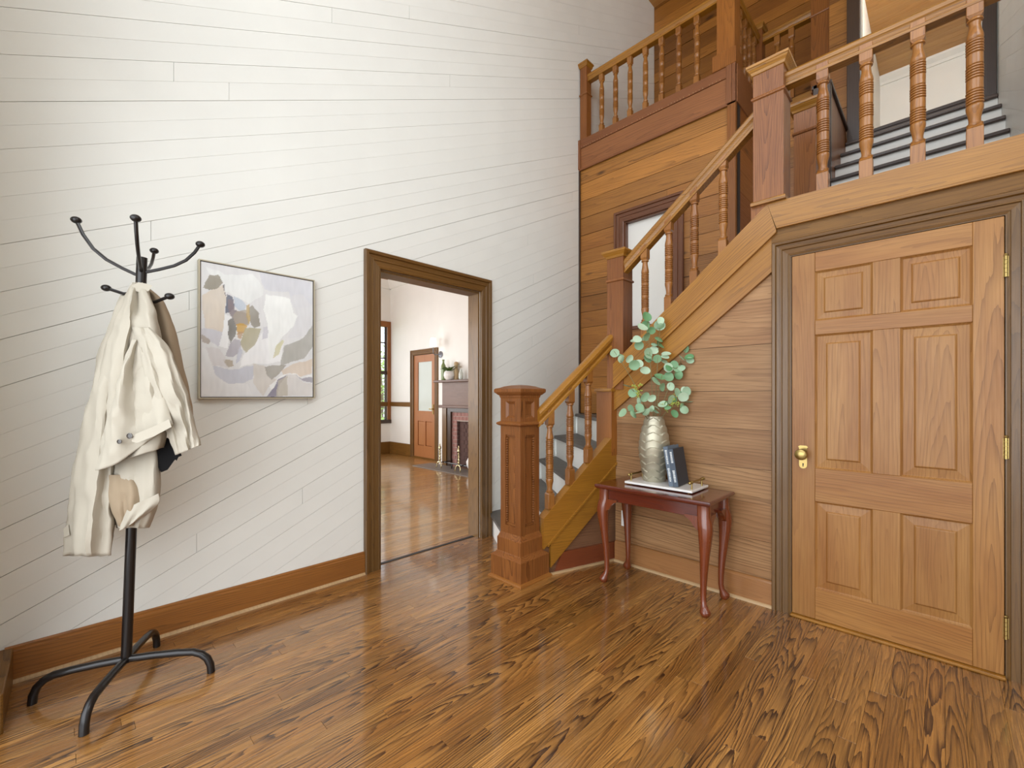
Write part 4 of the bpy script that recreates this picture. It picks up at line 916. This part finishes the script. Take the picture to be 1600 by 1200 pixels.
for sx_, sy_ in ((-1, -1), (-1, 1), (1, -1), (1, 1)):
    cx0 = (TX0+.052) if sx_ < 0 else (TX1-.052); cy0 = (TY0+.052) if sy_ < 0 else (TY1-.056)
    b = B(); vs = []; fs = []; n = 16
    for i, (z, r, off) in enumerate(prof):
        ox, oy = cx0+sx_*off*.707, cy0+sy_*off*.707; e_ = 1.0 if i > 4 else .75
        for k in range(n):
            a = 2*math.pi*k/n; ca, sa = math.cos(a), math.sin(a); p_ = .55 if i < 2 else .8 if i < 5 else 1
            vs.append((ox+r*math.copysign(abs(ca)**p_, ca), oy+r*math.copysign(abs(sa)**p_, sa), z))
    for i in range(len(prof)-1):
        for k in range(n): k2 = (k+1) % n; fs.append((i*n+k, (i+1)*n+k, (i+1)*n+k2, i*n+k2))
    fs.append(tuple(range(n))); fs.append(tuple(range(len(prof)*n-1, (len(prof)-1)*n-1, -1)))
    b.add(vs, fs); lg = b.build('leg', M['mahz'], TB, smooth=True)
    wing = [(.024, .567), (.105, .567), (.098, .552), (.082, .545), (.062, .528), (.048, .505), (.030, .488), (.024, .488)]
    B().prism(wing, lambda u, v, d: (cx0-sx_*u, cy0+sy_*(.030-d), v), 0, .024).build('knee_bracket', M['mahz'], lg)
    B().prism(wing, lambda u, v, d: (cx0+sx_*(.030-d), cy0-sy_*u, v), 0, .024).build('knee_bracket', M['mahz'], lg)

# ---- tray
ty = empty('tray', (-1.29, 2.74, TZ), 'rectangular white marble tray with brass handles on the side table', 'tray')
QX0, QX1, QY0, QY1 = -1.515, -1.062, 2.615, 2.872
for xx in (QX0+.03, QX1-.03):
    for yy in (QY0+.03, QY1-.03): B().lathe([(.008, 0), (.008, .006)], 10, (xx, yy, TZ)).build('foot', M['brass'], ty)
B().box(QX0, QX1, QY0, QY1, TZ+.006, TZ+.020, .002).build('slab', M['marble'], ty)
for xx in (QX0+.022, QX1-.022):
    h_ = B()
    for yy in (QY0+.05, QY1-.05): h_.lathe([(.005, 0), (.0045, .038)], 10, (xx, yy, TZ+.02))
    ho = h_.build('handle_post', M['brass'], ty, smooth=True)
    B().tube([(xx, QY0+.022, TZ+.062), (xx, QY1-.022, TZ+.062)], .0065, 12).build('handle_bar', M['brass'], ty, smooth=True)
    e_ = B()
    for yy in (QY0+.022, QY0+.05, QY1-.05, QY1-.022): e_.ball((xx, yy, TZ+.062), .0105, 8)
    e_.build('handle_collar', M['brass'], ty, smooth=True)
TZ2 = TZ+.020
# ---- vase with a scaled surface
vx, vy = -1.378, 2.765
vz = empty('vase', (vx, vy, TZ2), 'tall champagne gold vase with overlapping scale pattern holding greenery', 'vase')
VP = [(.0, .068), (.02, .072), (.10, .086), (.18, .098), (.22, .100), (.28, .095), (.34, .083), (.39, .068), (.425, .058), (.435, .057)]
def vr(z):
    for (a, r), (b_, q) in zip(VP[:-1], VP[1:]):
        if a <= z <= b_: f = (z-a)/(b_-a); f = f*f*(3-2*f)*.5+f*.5; return r+(q-r)*f
    return VP[-1][1]
vs = []; fs = []; nz, na = 132, 72; tiers = 9
for i in range(nz+1):
    z = .435*i/nz
    for k in range(na):
        a = 2*math.pi*k/na; col = (a/(2*math.pi)*6+.62) % 1; arch = .012*(1-abs(2*col-1)**1.4)
        t = (z-arch*1.9+.03)/(.435/tiers); fr_ = t % 1
        ridge = .0055*(fr_**1.3) - .0015
        seam = -.0015 if min(col, 1-col) < .02 else 0
        r = vr(z)+ridge*(0 if i == nz else 1)+seam
        vs.append((vx+r*math.cos(a), vy+r*math.sin(a), TZ2+z))
for i in range(nz):
    for k in range(na): k2 = (k+1) % na; fs.append((i*na+k, i*na+k2, (i+1)*na+k2, (i+1)*na+k))
fs.append(tuple(range(na-1, -1, -1)))
b = B(); b.add(vs, fs); b.lathe([(.057, .435), (.052, .435), (.050, .36)], na, (vx, vy, TZ2)); b.build('vessel', M['gold'], vz, smooth=True)
# ---- eucalyptus
def leaf_mesh(nm, r, asp, cup):
    vs = [(0, 0, 0)]; fs = []; n = 12
    for j, q in enumerate((.5, 1.0)):
        for k in range(n):
            a = 2*math.pi*k/n; vs.append((q*r*math.cos(a), r*asp+q*r*asp*math.sin(a), cup*r*(q*q)*(1+.4*math.cos(2*a))))
    vs[0] = (0, r*asp, 0)
    for k in range(n):
        k2 = (k+1) % n; fs.append((0, 1+k, 1+k2)); fs.append((1+k, 1+n+k, 1+n+k2, 1+k2))
    me = bpy.data.meshes.new(nm); me.from_pydata(vs, [], fs); me.materials.append(M['leaf']); me.polygons.foreach_set('use_smooth', [True]*len(me.polygons)); return me
LM = [leaf_mesh('leaf', .030, 1.0, .18), leaf_mesh('leaf', .026, .95, -.2), leaf_mesh('leaf', .024, 1.25, .25), leaf_mesh('leaf', .031, .9, .1)]
vo = Vector((vx, vy, 0))
def vl(x_, dep, z): p = vo + RV*x_ + FV*dep; return Vector((p.x, p.y, z))
stems = [
 ('tall eucalyptus branch with round leaves at the top centre of the vase', (-.055, 1.80), -.02, [(-.059, 1.784), (-.062, 1.725), (-.059, 1.642), (-.118, 1.629), (-.097, 1.594), (-.045, 1.535), (-.028, 1.491), (-.06, 1.42)], []),
 ('upright eucalyptus branch leaning slightly right of the tallest one', (.05, 1.78), .02, [(.048, 1.763), (.048, 1.722), (-.006, 1.691), (.017, 1.608), (.045, 1.642), (.007, 1.56), (.083, 1.532), (.086, 1.494), (.024, 1.501)], []),
 ('eucalyptus branch arching left in front of the sloping stair board', (-.28, 1.55), -.04, [(-.276, 1.539), (-.238, 1.518), (-.228, 1.497), (-.18, 1.497), (-.152, 1.456), (-.111, 1.466)], []),
 ('eucalyptus branch reaching up right with pale round leaves near wall', (.225, 1.585), .0, [(.214, 1.566), (.176, 1.504), (.228, 1.491), (.141, 1.463), (.155, 1.435), (.203, 1.459), (.1, 1.442), (.103, 1.38), (.158, 1.39), (.11, 1.318)], []),
 ('short eucalyptus branch with seed clusters on left above the vase rim', (-.20, 1.325), -.05, [(-.187, 1.315), (-.152, 1.273), (-.111, 1.218), (-.076, 1.242), (-.031, 1.235)], [(-.15, 1.31), (-.125, 1.28), (-.115, 1.325), (-.13, 1.255)]),
 ('lowest eucalyptus branch drooping left beside the vase neck', (-.245, 1.14), -.07, [(-.169, 1.166), (-.114, 1.173), (-.235, 1.139), (-.152, 1.132), (-.08, 1.142), (-.042, 1.17)], []),
 ('eucalyptus branch with yellow seed clusters drooping right beside the books', (.23, 1.21), -.04, [(.089, 1.228), (.138, 1.27), (.193, 1.294), (.179, 1.242), (.221, 1.214), (.183, 1.183), (.124, 1.135), (.062, 1.194)], [(.11, 1.235), (.13, 1.20), (.10, 1.205), (.05, 1.19), (.065, 1.17)]),
 ('short eucalyptus branch with dark blue-green leaves in middle of bunch', (.03, 1.39), -.07, [(-.014, 1.346), (.02, 1.373), (.034, 1.311), (-.007, 1.176), (.034, 1.194)], []),
]
for lab, tip, dep, lvs, seeds in stems:
    root = empty('eucalyptus_branch', tuple(vl(tip[0]*.05, dep*.1, TZ2+.30)), lab, 'branch', 'eucalyptus branches in the gold vase')
    p0 = vl(tip[0]*.05, dep*.1, TZ2+.30); p3 = vl(tip[0], dep, tip[1]); p1 = vl(tip[0]*.12, dep*.3, TZ2+.48 if tip[1] > 1.3 else TZ2+.47); p2 = vl(tip[0]*.55, dep*.7, (tip[1]+1.12)/2+.04)
    def bez(t): return p0*(1-t)**3+p1*3*t*(1-t)**2+p2*3*t*t*(1-t)+p3*t**3
    pts = [bez(i/12) for i in range(13)]
    B().tube(pts, [.0034-.0018*i/12 for i in range(13)], 6).build('stem', M['stem'], root, smooth=True)
    for (lx, lz) in lvs + [(a+random.uniform(-.035, .035), c+random.uniform(-.03, .03)) for a, c in lvs if random.random() < .4]:
        c = vl(lx, dep+random.uniform(-.03, .03), lz); near = min((bez(i/24) for i in range(25)), key=lambda q: (q-c).length)
        d = (c-near); L_ = d.length
        o = link('leaf', random.choice(LM), None, root, c)
        up = d.normalized() if L_ > .004 else Vector((random.uniform(-1, 1), random.uniform(-1, 1), .5)).normalized()
        face = (-FV*1.0 + Vector((random.uniform(-.8, .8), random.uniform(-.5, .5), random.uniform(-.3, .9)))).normalized()
        yv = up; zv = (face - yv*face.dot(yv)).normalized(); xv = yv.cross(zv)
        o.rotation_euler = Matrix((xv, yv, zv)).transposed().to_euler()
        sc2 = random.uniform(.9, 1.25); o.scale = (sc2,)*3
        o.location = o.location - yv*.026*sc2
        if L_ > .03: B().tube([near, (near+c)/2+Vector((0, 0, .006)), c-yv*.02], .0011, 4).build('leaf_stalk', M['stem'], root)
    for (lx, lz) in seeds:
        b = B(); c = vl(lx, dep-.02, lz)
        for q in range(16): b.ball(c+Vector((random.gauss(0, .009), random.gauss(0, .009), random.gauss(0, .009))), .0038, 4)
        b.build('seed_cluster', M['berry'], root)
# ---- books
def book(name, label, x0, y0, th, dep, h, lean, mat, cover2, marks):
    r = empty(name, (x0, y0, TZ2), label, 'book', 'books leaning on the gold vase')
    a = lean
    def parts(nm, bx, m):
        b = B(); b.box(*bx, .0008); me = b.mesh(nm); o = link(nm, me, m, r); return o
    parts('cover', (0, .0025, 0, dep, 0, h), mat); parts('cover', (th-.0025, th, 0, dep, 0, h), cover2)
    parts('spine', (0, th, -.002, .001, 0, h), mat)
    parts('page_block', (.003, th-.003, .002, dep-.004, .003, h-.004), M['pages'])
    b = B()
    for z0, z1, w_ in marks: b.box(th*(.5-w_/2), th*(.5+w_/2), -.0026, -.0019, z0, z1)
    o = link('spine_lettering', b.mesh('spine_lettering'), M['print'], r)
    r.rotation_euler = (0, a, R_(4)); return r
def letters(z0, z1): 
    out = []; z = z0
    while z < z1: l = random.uniform(.004, .009); out.append((z, z+l, random.uniform(.3, .5))); z += l+.0025
    return out
book('book', 'grey-blue cloth book leaning against the vase, pages showing', -1.222, 2.655, .028, .19, .250, R_(-9), M['navy'], M['navy'], letters(.03, .11)+letters(.14, .225))
book('book', 'charcoal book in front, leaning on the grey-blue one', -1.192, 2.655, .030, .19, .236, R_(-9), plain('charcoal_spine', '4a5562', .6), M['charcoal'], letters(.03, .10)+letters(.15, .215))
# ---- wall outlet
ol = empty('wall_outlet', (-1.68, YW-.004, .274), 'white duplex wall outlet behind the side table leg', 'outlet')
oz = .332; ox = -1.68
B().box(ox-.036, ox+.036, YW-.008, YW-.0005, oz-.058, oz+.058, .003).build('cover_plate', M['plate'], ol)
for dz in (-.024, .024):
    rc = B().box(ox-.016, ox+.016, YW-.0105, YW-.008, oz+dz-.014, oz+dz+.014, .002).build('receptacle', M['plate'], ol)
    B().box(ox-.008, ox-.005, YW-.011, YW-.0104, oz+dz-.005, oz+dz+.006).box(ox+.005, ox+.008, YW-.011, YW-.0104, oz+dz-.005, oz+dz+.006).build('slot', M['slot'], rc)

# ================================================================ PARLOR THINGS
fpx = empty('fireplace', (-5.6, 4.8, 0), 'dark wood mantel and red brick fireplace seen through the opening', 'fireplace')
FY = 4.72
B().box(-6.66, -3.9, FY+.10, YP+.0, 0, 3.62).build('chimney_breast', M['plaster'], fpx)
B().box(-6.56, -3.95, FY-.10, FY+.10, 1.495, 1.535, .006).build('mantel_shelf', M['mantel'], fpx)
B().box(-6.42, -4.05, FY, FY+.10, 1.07, 1.495).build('frieze', M['mantel'], fpx)
B().box(-6.50, -4.0, FY-.03, FY+.10, 1.04, 1.09, .006).build('lower_shelf', M['mantel'], fpx)
for a, c in ((-6.42, -6.30), (-4.17, -4.05)): B().box(a, c, FY-.005, FY+.10, 0, 1.04).build('pilaster', M['casz'], fpx)
B().box(-6.29, -6.19, FY+.01, FY+.10, 0, 1.04).box(-4.28, -4.18, FY+.01, FY+.10, 0, 1.04).box(-6.19, -4.28, FY+.01, FY+.10, .975, 1.04).build('inner_surround', M['dark'], fpx)
bs = B(); sb = B().box(-6.06, -4.4, FY+.0975, FY+.0995, 0, .82)
for r in range(14):
    z = r*.069
    for i in range(-1, 20):
        x0 = -6.19+i*.1+(r % 2)*.05; x1 = x0+.092
        x0 = max(x0, -6.19); x1 = min(x1, -4.28)
        if x1-x0 < .02: continue
        if z < .80 and x1 > -6.06 and x0 < -4.40:
            if x0 < -6.06: x1 = min(x1, -6.06)
            elif x1 > -4.40: x0 = max(x0, -4.40)
            else: continue
        if x1-x0 > .02: bs.box(x0, x1, FY+.045+random.uniform(0, .006), FY+.10, z+.004, z+.064)
bs.build('brick_surround', M['brick'], fpx)['kind'] = 'stuff'
B().box(-6.2, -6.06, FY+.055, FY+.10, 0, .97).box(-4.40, -4.27, FY+.055, FY+.10, 0, .97).box(-6.06, -4.4, FY+.055, FY+.10, .81, .97).build('mortar_bed', M['mortar'], fpx)
for r in range(12):
    z = r*.069
    for i in range(0, 16):
        x0 = -6.0+i*.1+(r % 2)*.05
        sb.box(x0, x0+.092, FY+.092-random.uniform(0, .006), FY+.0985, z+.004, z+.064)
for r in range(12):
    for i in range(1): sb.box(-6.06, -6.04, FY+.058, FY+.097, r*.069+.004, r*.069+.064)
sb.build('firebox_bricks', M['soot'], fpx)['kind'] = 'stuff'
B().box(-6.75, -3.9, 4.30, FY+.0, 0, .012, .003).build('hearth_slab', M['slate'], fpx)
def andiron(x0, y0, lab):
    r = empty('andiron', (x0, y0, .012), lab, 'andiron', 'pair of brass andirons')
    z = .012
    B().lathe([(.006, .09), (.016, .10), (.010, .115), (.022, .14), (.012, .165), (.020, .19), (.011, .215), (.020, .24), (.011, .27), (.018, .29), (.009, .31), (.026, .335), (.020, .365), (.008, .385), (.012, .40), (.003, .425)], 12, (x0, y0, z)).build('turned_post', M['brassb'], r, smooth=True)
    for s_ in (-1, 1): B().tube([(x0, y0, z+.10), (x0+s_*.04, y0-.01, z+.095), (x0+s_*.065, y0-.02, z+.05), (x0+s_*.06, y0-.02, z+.012), (x0+s_*.08, y0-.03, z+.010)], .010, 8).build('foot', M['brassb'], r, smooth=True)
    B().tube([(x0, y0, z+.09), (x0, y0+.28, z+.09), (x0, y0+.30, z)], .009, 6).build('log_bar', M['black'], r)
M['brassb'] = plain('polished_brass', 'cdbf95', .25, .9)
andiron(-6.19, 4.50, 'left brass andiron standing on the parlor hearth'); andiron(-5.63, 4.47, 'right brass andiron standing on the parlor hearth')
sc_ = empty('fireplace_screen_rail', (-5.9, 4.56, .012), 'low black metal fender rail between the brass andirons', 'fender')
B().tube([(-6.15, 4.57, .10), (-5.2, 4.57, .10)], .010, 6).build('rail', M['black'], sc_); B().tube([(-5.95, 4.57, .10), (-5.95, 4.57, .012)], .012, 6).build('leg', M['black'], sc_)
ur = empty('urn', (-5.42, 4.60, .012), 'pale grey ceramic urn at the right side of the firebox', 'urn')
B().lathe([(.05, 0), (.07, .03), (.11, .12), (.115, .17), (.08, .24), (.055, .27), (.075, .30), (.07, .34), (.04, .37)], 16, (-5.42, 4.60, .012)).build('body', M['clay'], ur, smooth=True)
# mantel pieces
MZ = 1.535
gv = empty('bottle_vase', (-6.36, 4.70, MZ), 'tall green glazed bottle vase on the mantel shelf', 'vase')
B().lathe([(.04, 0), (.045, .02), (.046, .20), (.042, .26), (.018, .31), (.018, .35), (.026, .37)], 16, (-6.36, 4.70, MZ)).build('body', M['greenglass'], gv, smooth=True)
wv_ = empty('bowl_planter', (-6.16, 4.68, MZ), 'round white ceramic pot holding the fern on the mantel', 'planter')
B().lathe([(.05, 0), (.085, .03), (.10, .08), (.092, .13), (.075, .155), (.068, .15), (.06, .12)], 20, (-6.16, 4.68, MZ)).build('body', M['clay'], wv_, smooth=True)
tv = empty('carved_vase', (-6.08, 4.75, MZ), 'tan slender vase behind the fern on the mantel', 'vase')
B().lathe([(.035, 0), (.04, .02), (.045, .12), (.03, .22), (.04, .28), (.035, .31), (.02, .32)], 12, (-6.08, 4.77, MZ)).build('body', M['tanglaze'], tv, smooth=True)
gv2 = empty('small_vase', (-5.86, 4.70, MZ), 'small grey-green bud vase right of the fern on the mantel', 'vase')
B().lathe([(.03, 0), (.04, .03), (.04, .10), (.02, .15), (.022, .17)], 12, (-5.86, 4.70, MZ)).build('body', M['glass'], gv2, smooth=True)
fn = empty('potted_fern', (-6.16, 4.68, MZ+.13), 'green fern with arching fronds in the white mantel pot', 'plant')
for i in range(18):
    a = i*2.4; L_ = random.uniform(.2, .34); b = B(); el = random.uniform(.55, 1.35); pts = []
    for j in range(7):
        t = j/6; pts.append(Vector((-6.16+math.cos(a)*L_*t*math.cos(el*.6), 4.68+math.sin(a)*L_*t*.6*math.cos(el*.6), MZ+.135+L_*(t*math.sin(el)-.6*t*t*math.sin(el)))))
    for j in range(6):
        w0 = .020*math.sin(math.pi*(j+.3)/6.6)+.003; w1 = .020*math.sin(math.pi*(j+1.3)/6.6)+.002; s_ = Vector((-math.sin(a), math.cos(a), .3))
        b.add([pts[j]-s_*w0, pts[j]+s_*w0, pts[j+1]+s_*w1, pts[j+1]-s_*w1], [(0, 1, 2, 3)])
    b.build('frond', M['leaf2'], fn)
# sconce: lit shade
sn = empty('wall_sconce', (-6.62, 4.90, 2.0), 'grey wall sconce with a lit white shade above the parlor door', 'wall lamp')
SX, SY_ = -6.60, FY+.10
B().lathe([(.062, 0), (.062, .012), (.04, .02), (.015, .03)], 20).build('backplate', M['pewter'], sn, o=(0, 0, 0), smooth=True)
bp_ = sn.children[0]; bp_.rotation_euler = (R_(90), 0, 0); bp_.location = Vector((SX, SY_, 2.02)) - sn.location
B().tube([(SX, SY_-.03, 2.02), (SX+.0, SY_-.14, 2.01), (SX+.0, SY_-.17, 2.04), (SX+.0, SY_-.17, 2.14)], .008, 8).build('arm', M['pewter'], sn, smooth=True)
shm = bpy.data.materials.new('lit_shade'); shm.use_nodes = True; sb_ = shm.node_tree.nodes['Principled BSDF']; sb_.inputs['Base Color'].default_value = (.95, .93, .9, 1); sb_.inputs['Emission Color'].default_value = (1, .95, .85, 1); sb_.inputs['Emission Strength'].default_value = .7
B().lathe([(.066, 0), (.05, .15), (.048, .15), (.064, 0)], 24, (SX, SY_-.17, 2.16)).build('lamp_shade', shm, sn, smooth=True)
# garden tree outside the parlor window
tr_ = empty('garden_tree', (-11.5, 6.2, -.3), 'leafy green tree outside the parlor window', 'tree')
B().tube([(-11.5, 6.2, -.3), (-11.45, 6.25, 1.2), (-11.5, 6.2, 2.6)], [.12, .09, .05], 8).build('trunk', M['casz'], tr_)
b = B()
for i in range(2600):
    c = Vector((-11.5+random.gauss(0, .75), 6.2+random.gauss(0, .95), 1.35+random.gauss(0, .85)))
    if c.z < -.2: continue
    a, e_ = random.uniform(0, 6.28), random.uniform(-.6, .9); u = Vector((math.cos(a)*math.cos(e_), math.sin(a)*math.cos(e_), math.sin(e_))); v = u.cross(Vector((random.gauss(0, 1), random.gauss(0, 1), random.gauss(0, 1)))).normalized(); r_ = random.uniform(.05, .09)
    b.add([c-u*r_, c+v*r_*.45, c+u*r_, c-v*r_*.45], [(0, 1, 2, 3)])
b.build('foliage', M['leaf3'], tr_)['kind'] = 'stuff'
gl = struct(B().box(-30, -8.9, -20, 30, -.4, -.3).build('ground_lawn', plain('lawn', '6f8a45', .9), o=(-15, 5, -.35)))
